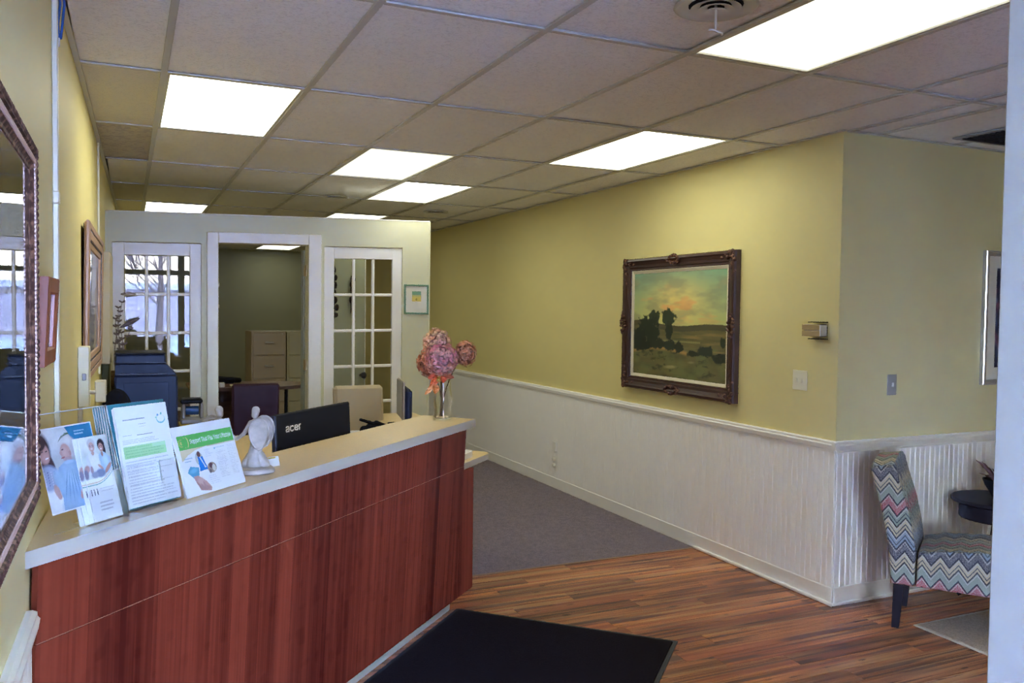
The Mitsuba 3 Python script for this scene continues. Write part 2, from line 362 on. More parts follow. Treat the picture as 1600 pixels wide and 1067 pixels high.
def french(k, x0, x1, label, ztop=2.122, edge=.085):
    struct(k, label, 'door')
    y0, y1 = PY + .012, PY + .050
    pz1, n, pitch = 2.025, 5, .3
    pz0 = pz1 - n * pitch
    px0, px1 = x0 + edge, x1 - edge
    add('stile', Pt(box(x0, px0, y0, y1, .01, ztop, .003)), 'm_white', k); add('stile', Pt(box(px1, x1, y0, y1, .01, ztop, .003)), 'm_white', k)
    add('rail', Pt(box(px0, px1, y0, y1, pz1, ztop, .003)), 'm_white', k); add('rail', Pt(box(px0, px1, y0, y1, .01, pz0, .003)), 'm_white', k)
    w = (px1 - px0) / 3
    for i in (1, 2): add('muntin', Pt(box(px0 + i * w - .012, px0 + i * w + .012, y0 + .004, y1 - .004, pz0, pz1, .004)), 'm_white', k)
    for j in range(1, n):
        for i in range(3):
            add('muntin', Pt(box(px0 + i * w + (.012 if i else 0), px0 + (i + 1) * w - (.012 if i < 2 else 0), y0 + .004, y1 - .004, pz0 + j * pitch - .012, pz0 + j * pitch + .012, .004)), 'm_white', k)
    g, f = grid(2, 2)
    for j in range(n):
        for i in range(3):
            a, b = px0 + i * w + .004, px0 + (i + 1) * w - .004
            c, d = pz0 + j * pitch + .004, pz0 + (j + 1) * pitch - .004
            add('pane', Pt(trimesh.Trimesh(np.stack([a + g[:, 0] * (b - a), g[:, 0] * 0 + (y0 + y1) / 2, c + g[:, 1] * (d - c)], 1), f, process=False)), 'm_pane', k)
french('door_1', -.10, .53, 'white glazed door with panes at the left of the partition', edge=.083)
french('door_2', 1.486, 2.155, 'white glazed door with panes at the right of the partition', edge=.085)
# the open leaf of the doorway, swung into the office behind the right glazed door
struct('door_3', 'white door leaf swung open into the office', 'door')
hx, hy = 1.345, PY + PT + .025
ex_ = np.array([.86, .51, 0]); ey_ = np.array([-.51, .86, 0])
def leaf(m): return place(m, (hx, hy, 0), ex_, ey_, EZ)
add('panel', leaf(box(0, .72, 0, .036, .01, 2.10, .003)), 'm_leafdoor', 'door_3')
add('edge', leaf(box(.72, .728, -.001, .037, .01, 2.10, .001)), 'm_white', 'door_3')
add('knob', leaf(lathe([(0, 0), (.012, 0), (.012, .03), (.028, .036), (.030, .05), (.018, .062), (0, .064)], 16).apply_transform(np.array([[1, 0, 0, .665], [0, 0, -1, 0], [0, 1, 0, 1.02], [0, 0, 0, 1.]]))), 'm_black_gloss', 'door_3', smooth=40)
for z in (1.88, 1.10, .25): add('hinge', Pt(join(box(1.346, 1.356, PY + .06, PY + .128, z, z + .09, .001), cyl((1.35, PY + .135, z), (1.35, PY + .135, z + .09), .007, 10))), 'm_brass', 'door_3')
for z in (1.80, 1.63):
    k = single('door_bumper', Pt(cyl((.653, PY + .05, z), (.668, PY + .05, z), .013, 12)), 'm_plastic_white', f'small white button on the left jamb of the doorway, the {"upper" if z > 1.7 else "lower"} of two', 'button')

# ------------------------------------------------------------------ ceiling: tiles in a grid of metal bars
struct('ceiling', 'suspended ceiling of speckled grey tiles in a metal grid', 'ceiling')
add('deck', box(-.6, 6.9, -2, 15.6, ZC + .10, ZC + .16), 'm_tile', 'ceiling')
GX, GY, GW, GL = -.4611, 2.7333, .61, 1.2246
cols = [GX + GW * i for i in range(0, 13)]; rows = [GY + GL * j for j in range(-4, 12)]
XB = 3.605
lamps = {(1, 1): 1, (3, 2): 2, (4, 3): 3, (5, 1): 4, (4, -1): 5, (1, 5): 6, (4, 5): 7, (4, 9): 8}
inside = lambda x, y: True
for j in range(-4, 11):
    y0, y1 = GY + GL * j, GY + GL * (j + 1)
    y0, y1 = max(y0, -1.6), min(y1, 15.3)
    xs = [-.18 if y0 < 6 else -.12] + [c for c in cols[1:] if c < XB - .05] + [XB] + [c + .0 for c in cols if c > XB + .1] 
    xs = [x for x in xs if x < 6.5] + [6.6]
    for a, b in zip(xs[:-1], xs[1:]):
        ci = int(round((a - GX) / GW)) if a > 0 else 0
        if y0 > 3.4 and a > 3.58: continue
        if (ci, j) in lamps and a > 0 and abs(b - a - GW) < .05: continue
        ya, yb = y0, y1
        if j == 0 and a > 3.58: yb = 3.48
        mt = 'm_tile'
        if ci == 0 and j in (2,): mt = 'm_tile_stained'
        elif ci == 0 and j in (1, 4, 5): mt = 'm_tile_yellow'
        dz = RNG.uniform(0, .004)
        tilt = RNG.uniform(-.002, .002, 2)
        m = box(a + .002, b - .002, ya + .002, yb - .002, ZC + .001 + dz, ZC + .016 + dz)
        v = np.array(m.vertices); v[:, 2] += tilt[0] * (v[:, 0] - a) / GW + tilt[1] * (v[:, 1] - ya) / GL + .003
        add('tile', trimesh.Trimesh(v, m.faces, process=False), mt, 'ceiling')
def tbar(m): add('grid_bar', m, 'm_tbar', 'ceiling')
for x in [c for c in cols[1:] if c < 3.5]: tbar(box(x - .013, x + .013, -1.6, 15.3, ZC - .006, ZC + .003, .001))
tbar(box(XB - .014, XB + .012, -1.6, 3.48, ZC - .006, ZC + .003, .001))
for x in [c for c in cols if XB + .1 < c < 6.6]: tbar(box(x - .013, x + .013, -1.6, 3.48, ZC - .006, ZC + .003, .001))
for y_ in rows:
    if y_ < -1.5 or y_ > 15.2: continue
    xe = 6.6 if y_ < 3.4 else XW
    e = [-.2] + [c for c in cols[1:] if c < 3.5] + ([XB] + [c for c in cols if XB + .1 < c < 6.6] if xe > 4 else []) + [xe]
    tbar(join([box(a + .0131, b - .0131, y_ - .012, y_ + .012, ZC - .005, ZC + .003, .001) for a, b in zip(e[:-1], e[1:])]))
tbar(Lw(box(0, .022, -1.6, 15.3, ZC - .005, ZC + .002, .001)))
tbar(box(XW - .022, XW, 3.46, 15.3, ZC - .005, ZC + .002, .001))
tbar(box(XB + .013, 6.6, 3.458, 3.48, ZC - .005, ZC + .002, .001))
# troffers
NAMES = {1: ('bright square-on troffer near the left wall, nearest the mirror', 1.0), 2: ('dimmer troffer in the middle of the ceiling, before the two farther ones', .165), 3: ('bright troffer just beyond the dimmer one', .95),
         4: ('long bright troffer over the landscape painting', .85), 5: ('largest, nearest troffer at the top right beside the round air diffuser', .28),
         6: ('thin sliver of a lit troffer above the left glazed door', .5), 7: ('lit troffer half hidden behind the top of the partition, above the right glazed door', .4), 8: ('lit troffer seen through the open office doorway', .35)}
g2, f2 = grid(2, 2)
for (ci, j), q in lamps.items():
    x0, x1, y0, y1 = GX + GW * ci + .014, GX + GW * (ci + 1) - .014, GY + GL * j + .014, GY + GL * (j + 1) - .014
    k = thing('ceiling_light', NAMES[q][0], 'ceiling light', None)
    add('frame', join(box(x0, x0 + .012, y0, y1, ZC - .003, ZC + .05), box(x1 - .012, x1, y0, y1, ZC - .003, ZC + .05), box(x0 + .012, x1 - .012, y0, y0 + .012, ZC - .003, ZC + .05), box(x0 + .012, x1 - .012, y1 - .012, y1, ZC - .003, ZC + .05), box(x0, x1, y0, y1, ZC + .05, ZC + .06)), 'm_tbar', k)
    v = np.stack([x0 + .012 + g2[:, 0] * (x1 - x0 - .024), y0 + .012 + g2[:, 1] * (y1 - y0 - .024), g2[:, 0] * 0 + ZC + .004], 1)
    add('diffuser_panel', trimesh.Trimesh(v, f2[:, ::-1], process=False), 'm_plastic_white', k, emitter={'type': 'area', 'radiance': mat_rgb(LAMP * NAMES[q][1])})
# air diffusers
def diffuser(cx, cy, r, label, pendant=False, rings=3):
    k = thing('air_diffuser', label, 'air vent')
    add('outer_ring', lathe([(r, ZC - .001), (r * 1.02, ZC - .006), (r * .97, ZC - .012), (r * .80, ZC - .010), (r * .66, ZC - .002), (r * .66, ZC + .02), (r, ZC)], 40, (cx, cy, 0)), 'm_diffuserwhite', k, smooth=35)
    add('throat', lathe([(r * .66, ZC - .001), (r * .655, ZC - .0025), (0.001, ZC - .0025)], 32, (cx, cy, 0)), 'm_cavity', k)
    for i in range(rings):
        a = r * (.60 - .17 * i); z = ZC - .010 - .005 * i
        add('cone_ring', lathe([(a, z), (a + .002, z - .003), (a - .012, z - .001), (a - .03 * min(1, r / .13), z + .006), (a - .028 * min(1, r / .13), z + .008), (a - .010, z + .002), (a, z)], 36, (cx, cy, 0)), 'm_diffuserwhite', k, smooth=35)
    if pendant:
        add('rod', cyl((cx, cy, ZC - .085), (cx, cy, ZC - .002), .0045, 10), 'm_plastic_white', k, smooth=40)
        add('handle', tube([(cx - .022, cy + .010, ZC - .082), (cx - .010, cy + .004, ZC - .080), (cx, cy, ZC - .083), (cx + .012, cy - .006, ZC - .088), (cx + .020, cy - .012, ZC - .096)], .005), 'm_plastic_white', k, smooth=40)
diffuser(1.755, 2.27, .134, 'round white air diffuser with a hanging rod, beside the nearest ceiling light', True)
diffuser(1.70, 7.58, .10, 'small round dark vent far back in the ceiling, left of the other far vent', False, 2)
diffuser(2.88, 8.22, .125, 'round dark vent in the far ceiling near the right wall', False, 2)
k = thing('ceiling_grille', 'dark rectangular ceiling grille at the far right, next to the white wall end', 'air vent')
add('frame', box(4.24, 4.70, 3.02, 3.34, ZC - .008, ZC + .001, .003), 'm_grey', k)
for i in range(8): add('louver', box(4.27, 4.67, 3.05 + i * .033, 3.068 + i * .033, ZC - .014, ZC - .0085, .002), 'm_cavity', k)

# ------------------------------------------------------------------ reception counter
k = thing('reception_counter', 'long cherry wood reception counter with a cream laminate top', 'counter')
c_top = 1.03
S0, S1 = 1.46, 4.112
def panel(z0, z1, n=1):
    def tfr(z): return 1.785 + (.988 - z) / .928 * .048
    v = []
    for s in (S0 + .045, S1):
        for z, dt in ((z0, 0), (z1, 0), (z1, .02), (z0, .02)): v.append([s, tfr(z) + dt, z])
    m = trimesh.convex.convex_hull(np.array(v)); return K(m)
add('upper_front_panel', panel(.7835, .988), 'm_counterwood', k)
add('lower_front_panel', panel(.062, .7795), 'm_counterwood', k)
add('panel_joint', K(box(S0 + .05, S1 - .002, 1.7985, 1.806, .772, .792)), 'm_strip', k)
add('carcass', K(box(S0 + .20, S1 - .019, 1.853, 1.922, .062, .988)), 'm_counterwood', k)
v = [[s, t, z] for s in (S1 - .018, S1 + .001) for t, z in ((1.789, .988), (1.834, .062), (1.922, .062), (1.922, .988))]
add('end_panel', K(trimesh.convex.convex_hull(np.array(v))), 'm_counterwood', k)
add('kick_board', K(box(S0 + .06, S1 - .01, 1.868, 1.885, 0, .0615)), 'm_kick', k, label='pale grey kick board under the wood panels')
top = m3.Manifold.hull_points(np.array([[s, t, z] for s, t in ((1.449, 1.764), (4.180, 1.764), (4.214, 2.09), (1.80, 2.09)) for z in (c_top - .042, c_top)]))
tm = top.to_mesh(); add('counter_top', K(trimesh.Trimesh(tm.vert_properties[:, :3], tm.tri_verts, process=False)), 'm_laminate', k, label='cream laminate counter top')
add('front_edge_band', K(box(1.449, 4.181, 1.762, 1.764, c_top - .042, c_top - .0005)), 'm_lamedge', k, label='pale grey edge of the counter top')
# lower desk behind the counter
k = thing('lower_desk', 'low cream-topped desk that sticks out past the right end of the counter', 'desk')
from shapely.geometry import Polygon, box as sbox
def rounded(s0, s1, t0, t1, r): return sbox(s0 + r, t0 + r, s1 - r, t1 - r).buffer(r, quad_segs=8)
lt = rounded(3.6, 4.83, 1.925, 2.62, .07).union(Polygon([(1.66, 1.925), (3.8, 1.925), (3.8, 2.62), (2.345, 2.62)]))
add('desk_top', K(extrude(lt, .704, .74)), 'm_laminate', k)
ring = lt.buffer(.0015).difference(lt)
rr = ring.intersection(sbox(4.12, 1.8, 4.9, 2.7))
add('edge_band', K(extrude(rr, .704, .7395)), 'm_lamedge', k)
add('end_panel', K(box(4.114, 4.50, 1.905, 1.925, 0, .703, .001)), 'm_counterwood', k)
add('side_panel', K(box(4.48, 4.50, 1.926, 2.58, 0, .703, .001)), 'm_counterwood', k)
add('rear_panel', K(box(2.4, 2.42, 2.06, 2.58, 0, .703, .001)), 'm_counterwood', k)
k = thing('paper_tray', 'small white tray on the low desk past the right end of the counter', 'tray')
tr_ = rounded(4.42, 4.66, 1.965, 2.17, .05)
add('base', K(extrude(tr_, .7405, .746)), 'm_white', k)
add('rim', K(extrude(tr_.difference(tr_.buffer(-.006)), .746, .775)), 'm_white', k)

# ------------------------------------------------------------------ entrance mat, rug
k = thing('door_mat', 'black entrance mat in front of the reception counter', 'mat')
def Mt(m): return place(m, (1.618, 4.215, 0), np.array([R2, -R2, 0]), np.array([-R2, -R2, 0]), EZ)
add('pile', Mt(box(.022, 1.168, .022, 2.0, .0005, .009, .003)), 'm_mat', k)
add('rubber_border', Mt(join(box(0, 1.19, 0, .022, .0005, .005, .002), box(0, .022, .022, 2.0, .0005, .005, .002), box(1.168, 1.19, .022, 2.0, .0005, .005, .002))), 'm_rubber', k)
k = thing('area_rug', 'plain beige rug in front of the patterned chair', 'rug')
add('field', box(3.742, 5.6, 1.5, 3.058, .0005, .010, .003), 'm_rug', k)
add('binding', join(box(3.727, 3.742, 1.485, 3.073, .0005, .008, .002), box(3.742, 5.6, 3.058, 3.073, .0005, .008, .002)), 'm_linen', k)

# ------------------------------------------------------------------ painting helpers: flat print as colour per vertex
class Print:
    def __init__(s, nx, ny, bg=(.9, .9, .92)):
        s.uv, s.f = grid(nx, ny); s.u, s.v = s.uv[:, 0], s.uv[:, 1]; s.c = np.tile(np.array(bg, float), (len(s.uv), 1))
    def put(s, w, col):
        w = np.clip(w, 0, 1)[:, None]; s.c = s.c * (1 - w) + np.array(col) * w; return s
    def rect(s, a, b, c, d, col, sl=0.): return s.put(((s.u > a) & (s.u < b) & (s.v - sl * s.u > c) & (s.v - sl * s.u < d)).astype(float), col)
    def ell(s, x, y, rx, ry, col, ang=0., soft=.12):
        ca, sa = math.cos(ang), math.sin(ang); dx, dy = s.u - x, s.v - y
        r = np.sqrt(((dx * ca + dy * sa) / rx) ** 2 + ((-dx * sa + dy * ca) / ry) ** 2)
        return s.put((1 - r) / soft + .5, col)
    def poly(s, pts, col):
        import shapely
        return s.put(shapely.contains_xy(Polygon(pts), s.u, s.v).astype(float), col)
    def text(s, a, b, c, d, n, col=(.35, .36, .42), seed=0, dens=.62, strength=.6):
        """n lines of small print too small to read"""
        h = (d - c) / n; k = np.floor((s.v - c) / h); fr = (s.v - c) / h - k
        r = np.random.default_rng(seed); ends = r.uniform(.55, 1, n + 1); noise_ = r.random((n + 1, 260))
        x = (s.u - a) / (b - a); ok = (x > 0) & (x < 1) & (s.v > c) & (s.v < d)
        ki = np.clip(k, 0, n).astype(int); xi = np.clip(x * 259, 0, 259).astype(int)
        on = ok & (x < ends[ki]) & (fr > .3) & (fr < .75) & (noise_[ki, xi] < dens + .3)
        return s.put(on * strength, col)
    def nz(s, f, amp, seed=0):
        n = meshkit.fbm(np.stack([s.u * f, s.v * f, s.u * 0], 1), 3, seed); s.c = s.c * (1 + amp * (n[:, None] - .5)); return s
    def mesh(s, o, eu, ev): return trimesh.Trimesh(np.asarray(o) + s.u[:, None] * np.asarray(eu) + s.v[:, None] * np.asarray(ev), s.f, process=False)
    def col(s): return np.clip(s.c, 0, 1)

class Leaned:
    """a sheet standing at bottom-left bl, turned by yaw, leaning back by lean; local (a right, b out towards the reader, c up)"""
    def __init__(s, bl, yaw, lean):
        y, l = math.radians(yaw), math.radians(lean)
        s.e = np.array([math.cos(y), math.sin(y), 0]); back = np.array([-math.sin(y), math.cos(y), 0])
        s.up = EZ * math.cos(l) + back * math.sin(l); s.n = np.cross(s.e, s.up); s.o = np.array(bl, float); s.back = back
    def box(s, a0, a1, b0, b1, c0, c1, c=0.): return place(box(a0, a1, -b1, -b0, c0, c1, c), s.o, s.e, -s.n, s.up)
    def pt(s, a, b, c): return s.o + s.e * a + s.n * b + s.up * c
    def flat(s, m): return place(m, s.o, s.e, s.up, s.n)
    def pr(s, P, a, c, w, h, b): return P.mesh(s.pt(a, b, c), s.e * w, s.up * h)

SKIN, SKIN2, GREY, TEALP = (.55, .30, .22), (.42, .21, .15), (.62, .62, .64), (.06, .26, .40)
# --- 1: tall clear stand with a large sheet, and the clear pocket with folded leaflets
A = Leaned((-.173, 2.404, 1.082), 50.0, 15)
k = thing('acrylic_stand', 'large clear acrylic stand nearest the mirror, holding the sheet with two people in pale blue', 'stand')
add('back_sheet', A.box(-.004, .262, -.0045, -.0015, -.048, .258), 'm_acrylic', k)
add('polished_edge', join(A.box(-.004, .262, -.0047, -.0013, .258, .2612), A.box(.262, .2652, -.0047, -.0013, -.048, .2612)), 'm_acrylic_edge', k, label='bright polished edge of the clear sheet')
add('foot', place(box(-.004, .262, -.085, -.002, 0, .0035), (A.o[0], A.o[1], c_top + .0005), A.e, A.back, EZ), 'm_acrylic', k)
P = Print(190, 210, (.86, .87, .90))
P.rect(.0, .62, .40, 1, (.55, .57, .55)).ell(.25, .85, .22, .16, (.70, .72, .72), 0, .8).ell(.05, .95, .2, .1, (.78, .78, .76), 0, .8).ell(.55, .60, .12, .25, (.44, .46, .42), 0, .8)
for i in range(11): P.ell(.40 + .028 * i, .905 - .010 * abs(i - 5), .060, .007, (.10, .15, .08), ang=.7 - .15 * i, soft=.4)
P.poly([(.50, 1.0), (.985, 1.0), (.985, .0), (.86, .0), (.76, .42), (.66, .66), (.56, .90)], (.045, .22, .34))
P.poly([(.30, .0), (.985, .0), (.985, .34), (.88, .44), (.80, .28)], (.82, .84, .87))
P.ell(.02, .72, .17, .24, (.050, .028, .024), -.2, .25).ell(.15, .55, .07, .16, (.060, .034, .03), .2, .3)
P.ell(.085, .70, .085, .115, (.52, .30, .23), -.15, .3).ell(.10, .655, .05, .05, (.58, .35, .28), 0, .6).ell(.115, .652, .030, .010, (.86, .82, .78), .2, .4).ell(.055, .735, .018, .008, (.10, .06, .05), .1, .5).ell(.125, .735, .018, .008, (.10, .06, .05), .1, .5).ell(.05, .80, .09, .05, (.055, .03, .026), .4, .4)
P.ell(.07, .42, .19, .15, (.40, .46, .58), .1, .3)
for i in range(24): P.ell(.02 + .055 * (i % 4), .34 + .03 * (i // 4), .012, .006, (.16, .20, .34) if i % 2 else (.66, .70, .78), .8, .6)
P.ell(.54, .735, .125, .120, (.58, .565, .54), 0, .3).ell(.47, .80, .12, .07, (.66, .65, .62), .3, .5)
P.ell(.445, .675, .090, .115, (.60, .38, .30), .12, .25).ell(.42, .70, .05, .06, (.66, .44, .36), 0, .7).ell(.362, .682, .022, .026, (.62, .39, .31), 0, .5).ell(.40, .72, .020, .008, (.16, .10, .09), .1, .5).ell(.385, .625, .035, .010, (.42, .17, .15), .1, .6).ell(.515, .665, .022, .032, (.50, .29, .23), 0, .5).ell(.47, .595, .06, .035, (.50, .30, .24), 0, .6)
P.poly([(.27, .52), (.40, .58), (.55, .58), (.72, .50), (.80, .30), (.92, .10), (.90, .0), (.22, .0), (.24, .16), (.20, .34)], (.30, .46, .63))
P.ell(.45, .42, .15, .15, (.40, .56, .72), 0, .8).ell(.62, .36, .10, .18, (.36, .52, .69), -.3, .7).ell(.24, .36, .075, .15, (.38, .54, .70), .2, .5).ell(.46, .565, .085, .022, (.46, .62, .77), 0, .6).ell(.60, .08, .28, .10, (.27, .41, .57), 0, .6).ell(.38, .07, .16, .12, (.34, .49, .65), .3, .6)
for i in range(7): P.ell(.34 + .05 * i, .30 - .025 * (i % 3), .008, .15, (.22, .36, .52), .12 * (i - 3), .8)
P.ell(.17, .255, .045, .085, (.60, .38, .30), .35, .35).ell(.195, .19, .035, .035, (.56, .34, .27), 0, .5).ell(.61, .185, .060, .042, (.60, .38, .30), .6, .4).ell(.575, .135, .035, .035, (.54, .32, .26), 0, .5).ell(.64, .235, .04, .05, (.33, .48, .64), .4, .5)
for i in range(4): P.ell(.575 + .016 * i, .155 - .008 * i, .006, .035, (.44, .25, .20), .5, .6)
P.text(.66, .94, .86, .93, 2, (.62, .74, .82), 3, .8); P.text(.74, .86, .55, .66, 3, (.62, .74, .82), 23, .4)
P.nz(6, .22, 3); P.nz(26, .12, 4)
P.rect(.0, .014, 0, 1, (.9, .9, .93)); P.rect(.985, 1, 0, 1, (.9, .9, .93)); P.rect(0, 1, 0, .015, (.9, .9, .93)); P.rect(0, 1, .982, 1, (.9, .9, .93))
single('photo_sheet', A.pr(P, 0, 0, .192, .222, .0005), 'm_print', 'sheet with a photo of two people in pale blue, nearest the mirror', 'poster', color=P.col() * .70)
Bq = Leaned((-.079, 2.485, 1.045), 46.0, 15.6)
k = thing('leaflet_holder', 'small clear leaflet pocket on the counter, holding the folded leaflets', 'holder')
add('back', Bq.box(-.014, .108, -.022, -.0195, -.012, .15), 'm_acrylic', k); add('front', Bq.box(-.014, .108, .004, .0065, -.012, .075), 'm_acrylic', k)
add('floor', Bq.box(-.014, .108, -.0195, .004, -.012, -.0095), 'm_acrylic', k)
add('foot', place(box(-.014, .108, -.01, .06, 0, .003), (Bq.o[0], Bq.o[1], c_top + .0005), Bq.e, Bq.back, EZ), 'm_acrylic', k)
def leaflet():
    P = Print(100, 210, (.84, .86, .92))
    P.rect(0, 1, .50, 1, (.66, .71, .66)).ell(.15, .95, .35, .12, (.80, .82, .80), 0, .9).ell(.9, .7, .3, .2, (.56, .60, .52), 0, .9)
    P.ell(.42, .915, .135, .060, (.60, .58, .55), 0, .3).ell(.42, .872, .098, .058, (.62, .39, .31), 0, .3).ell(.40, .862, .05, .03, (.68, .46, .38), 0, .7).ell(.42, .850, .038, .007, (.84, .78, .74), 0, .5)
    for q in (-.05, .05): P.ell(.42 + q, .883, .030, .011, (.16, .12, .12), 0, .5).ell(.42 + q, .883, .020, .006, (.55, .40, .34), 0, .5)
    P.poly([(.20, .78), (.34, .82), (.50, .82), (.62, .76), (.66, .56), (.16, .56)], (.72, .74, .76)); P.ell(.40, .70, .14, .08, (.82, .83, .85), 0, .8).ell(.42, .80, .05, .03, (.56, .35, .28), 0, .5).ell(.22, .66, .06, .11, (.66, .68, .72), .25, .5)
    P.ell(.75, .885, .125, .070, (.030, .022, .024), 0, .25).ell(.83, .82, .05, .07, (.034, .024, .026), 0, .4).ell(.735, .852, .078, .052, (.46, .25, .18), 0, .3).ell(.73, .842, .04, .025, (.54, .31, .23), 0, .7).ell(.73, .832, .034, .006, (.84, .80, .76), 0, .5)
    for q in (-.032, .032): P.ell(.735 + q, .866, .014, .006, (.06, .04, .04), 0, .5)
    P.poly([(.60, .76), (.68, .79), (.82, .79), (.98, .72), (1, .54), (.62, .54)], (.42, .56, .66)); P.ell(.80, .68, .10, .07, (.52, .66, .76), 0, .8).ell(.73, .77, .035, .03, (.42, .23, .17), 0, .5)
    P.ell(.84, .595, .15, .030, (.46, .26, .19), .35, .35).ell(.60, .62, .09, .022, (.50, .29, .22), -.35, .4).ell(.12, .62, .10, .045, (.52, .31, .25), .1, .5).ell(.06, .56, .08, .06, (.22, .20, .24), 0, .5).ell(.28, .60, .05, .05, (.40, .28, .26), 0, .5).ell(.55, .55, .16, .05, (.20, .24, .31), 0, .4).ell(.35, .54, .12, .04, (.30, .32, .36), 0, .5)
    P.nz(7, .2, 8); P.nz(30, .1, 9)
    P.poly([(0, 0), (1, 0), (1, .60), (.85, .53), (.55, .47), (.25, .46), (0, .48)], (.84, .86, .92))
    for d, c in ((.0, (.70, .55, .38)), (.016, (.80, .82, .84)), (.024, (.30, .45, .40))):
        cu = .455 - d + .14 * np.clip(P.u - .3, 0, 1) ** 2 / .49; P.put(((P.v < cu) & (P.v > cu - .012)).astype(float), c)
    for i in range(3): P.ell(.10 + .10 * i, .33, .018, .03, (.10, .10, .14)).ell(.10 + .10 * i, .37, .014, .010, (.10, .10, .14))
    P.text(.40, .95, .355, .385, 1, (.45, .45, .55), 5, .8); P.text(.42, .95, .325, .345, 1, (.5, .5, .6), 6)
    P.text(.30, .80, .10, .23, 3, (.35, .35, .45), 7, .7); return P
PL = leaflet()
for i in range(4):
    dx = -.013 * i; b = -.0018 - .0036 * i
    lb = ['front folded leaflet in the small clear pocket, two smiling people on its cover', 'second folded leaflet in the clear pocket, just behind the front one', 'third folded leaflet in the clear pocket, fanned to the left', 'rearmost folded leaflet in the clear pocket, closest to the mirror'][i]
    kk = thing('leaflet', lb, 'leaflet', 'leaflets in the clear pocket')
    add('pages', Bq.box(dx, dx + .097, b - .003, b, -.008, .222, .0006), 'm_paper', kk)
    add('cover', Bq.pr(PL, dx, -.008, .097, .23, b + .0003), 'm_print', kk, color=PL.col() * .70)
# --- 2: teal folders and application sheets in a clear pocket
Cq = Leaned((.006, 2.603, 1.040), 42.0, 13.0)
k = thing('document_holder', 'clear acrylic pocket in the middle of the display, holding the teal folders', 'holder')
hw = .200
add('back', Cq.box(-.03, hw, -.052, -.0495, -.008, .16), 'm_acrylic', k)
from shapely.geometry import Polygon as SP
fr_ = sbox(-.03, -.008, hw, .118).difference(rounded(.055, .125, .03, .30, .03))
add('front', Cq.flat(extrude(fr_, .005, .0075)), 'm_acrylic', k)
add('polished_edge', join(Cq.box(hw - .003, hw + .0002, -.049, .0048, .118, .1205), Cq.box(hw - .0004, hw + .0006, .0046, .0078, -.008, .118), Cq.box(.128, hw, .0048, .0078, .118, .1200), Cq.box(-.03, .052, .0048, .0078, .118, .1200), Cq.box(.1235, .1262, .005, .0078, .060, .118)), 'm_acrylic_edge', k, label='bright polished edges of the clear pocket')
add('side', Cq.box(hw - .0025, hw, -.049, .0045, -.008, .118), 'm_acrylic', k); add('side', Cq.box(-.03, -.0275, -.049, .0045, -.008, .118), 'm_acrylic', k)
add('floor', Cq.box(-.0274, hw - .0026, -.049, .0045, -.008, -.0055), 'm_acrylic', k)
add('base', place(extrude(rounded(-.02, hw - .03, -.025, .06, .02), 0, .004), (Cq.o[0], Cq.o[1], c_top + .0005), Cq.e, Cq.back, EZ), 'm_acrylic', k)
names = ['front', 'second', 'third', 'fourth', 'fifth', 'sixth', 'rearmost']
for i in range(7):
    b = -.008 - .0058 * i; dx = -.010 - .0030 * i
    kk = thing('folder', f'teal presentation folder standing in the clear pocket, {names[i]} of seven', 'folder', 'teal folders in the clear pocket')
    add('cover', Cq.box(dx, dx + .205, b - .0022, b, -.004, .302, .0006), 'm_teal', kk); add('papers', Cq.box(dx - .0016, dx + .203, b - .0046, b - .0024, -.002, .3005), 'm_paper', kk)
P = Print(170, 250, (.85, .87, .93))
P.text(.12, .66, .845, .880, 1, (.28, .30, .40), 1, .95, .8); P.text(.40, .62, .80, .815, 1, seed=2); P.text(.42, .62, .775, .79, 1, seed=3)
P.text(.08, .25, .70, .715, 1, seed=4); P.text(.34, .68, .69, .712, 1, (.2, .2, .3), 5, .9, .8); P.text(.06, .92, .62, .67, 3, (.4, .42, .5), 6)
P.rect(.05, .86, .48, .60, (.42, .72, .32)); P.text(.08, .84, .485, .595, 4, (.25, .5, .2), 7, .5, .5); P.rect(.60, .86, .56, .60, (.50, .76, .42))
P.text(.05, .95, .02, .46, 15, (.45, .47, .55), 8, .55, .6)
for vv in (.40, .345, .22, .10): P.rect(.06, .92, vv, vv + .004, (.5, .52, .6))
P.ell(.85, .83, .085, .045, (.25, .55, .60)).ell(.85, .838, .075, .037, (.85, .87, .93)).ell(.80, .875, .018, .012, (.15, .35, .55)).ell(.87, .885, .018, .012, (.20, .5, .45)).ell(.76, .85, .015, .010, (.35, .65, .45))
for i in range(3):
    kk = thing('application_form', ['printed form with a green box on its front, foremost in the clear pocket', 'second printed form behind the foremost one in the clear pocket', 'third printed form against the teal folders'][i], 'document', 'printed forms in the clear pocket')
    b = .003 - .0022 * i
    add('sheet', Cq.box(-.002 * i, .190 - .002 * i, b - .0012, b, 0, .291 - .002 * i), 'm_paper', kk)
    if i == 0: add('print', Cq.pr(P, 0, 0, .190, .291, b + .0003), 'm_print', kk, color=P.col() * .70)
# --- 3: landscape sign "Support That Fits Your Lifestyle"
E3 = Leaned((.166, 2.714, 1.033), 46.0, 18.0)
k = thing('counter_sign', 'white sign with a green banner leaning on the counter beside the angel figurine', 'sign')
add('card', E3.box(0, .279, -.004, 0, 0, .222, .0006), 'm_paper', k)
P = Print(220, 180, (.88, .89, .93))
P.rect(.06, .985, .66, .865, (.13, .50, .10)); P.poly([(.06, .66), (.50, .66), (.30, .63), (.16, .57), (.06, .50)], (.74, .62, .36)); P.rect(.5, .985, .645, .66, (.70, .62, .40))
P.ell(.115, .76, .045, .055, (.55, .55, .14)).ell(.115, .76, .036, .045, (.16, .50, .12)).ell(.115, .76, .02, .025, (.60, .58, .16))
for i in range(2):
    for sgn in (1,): P.ell(.165 + .035 * i, .76, .03, .075, (.72, .64, .22)).ell(.152 + .035 * i, .76, .03, .075, (.13, .50, .10))
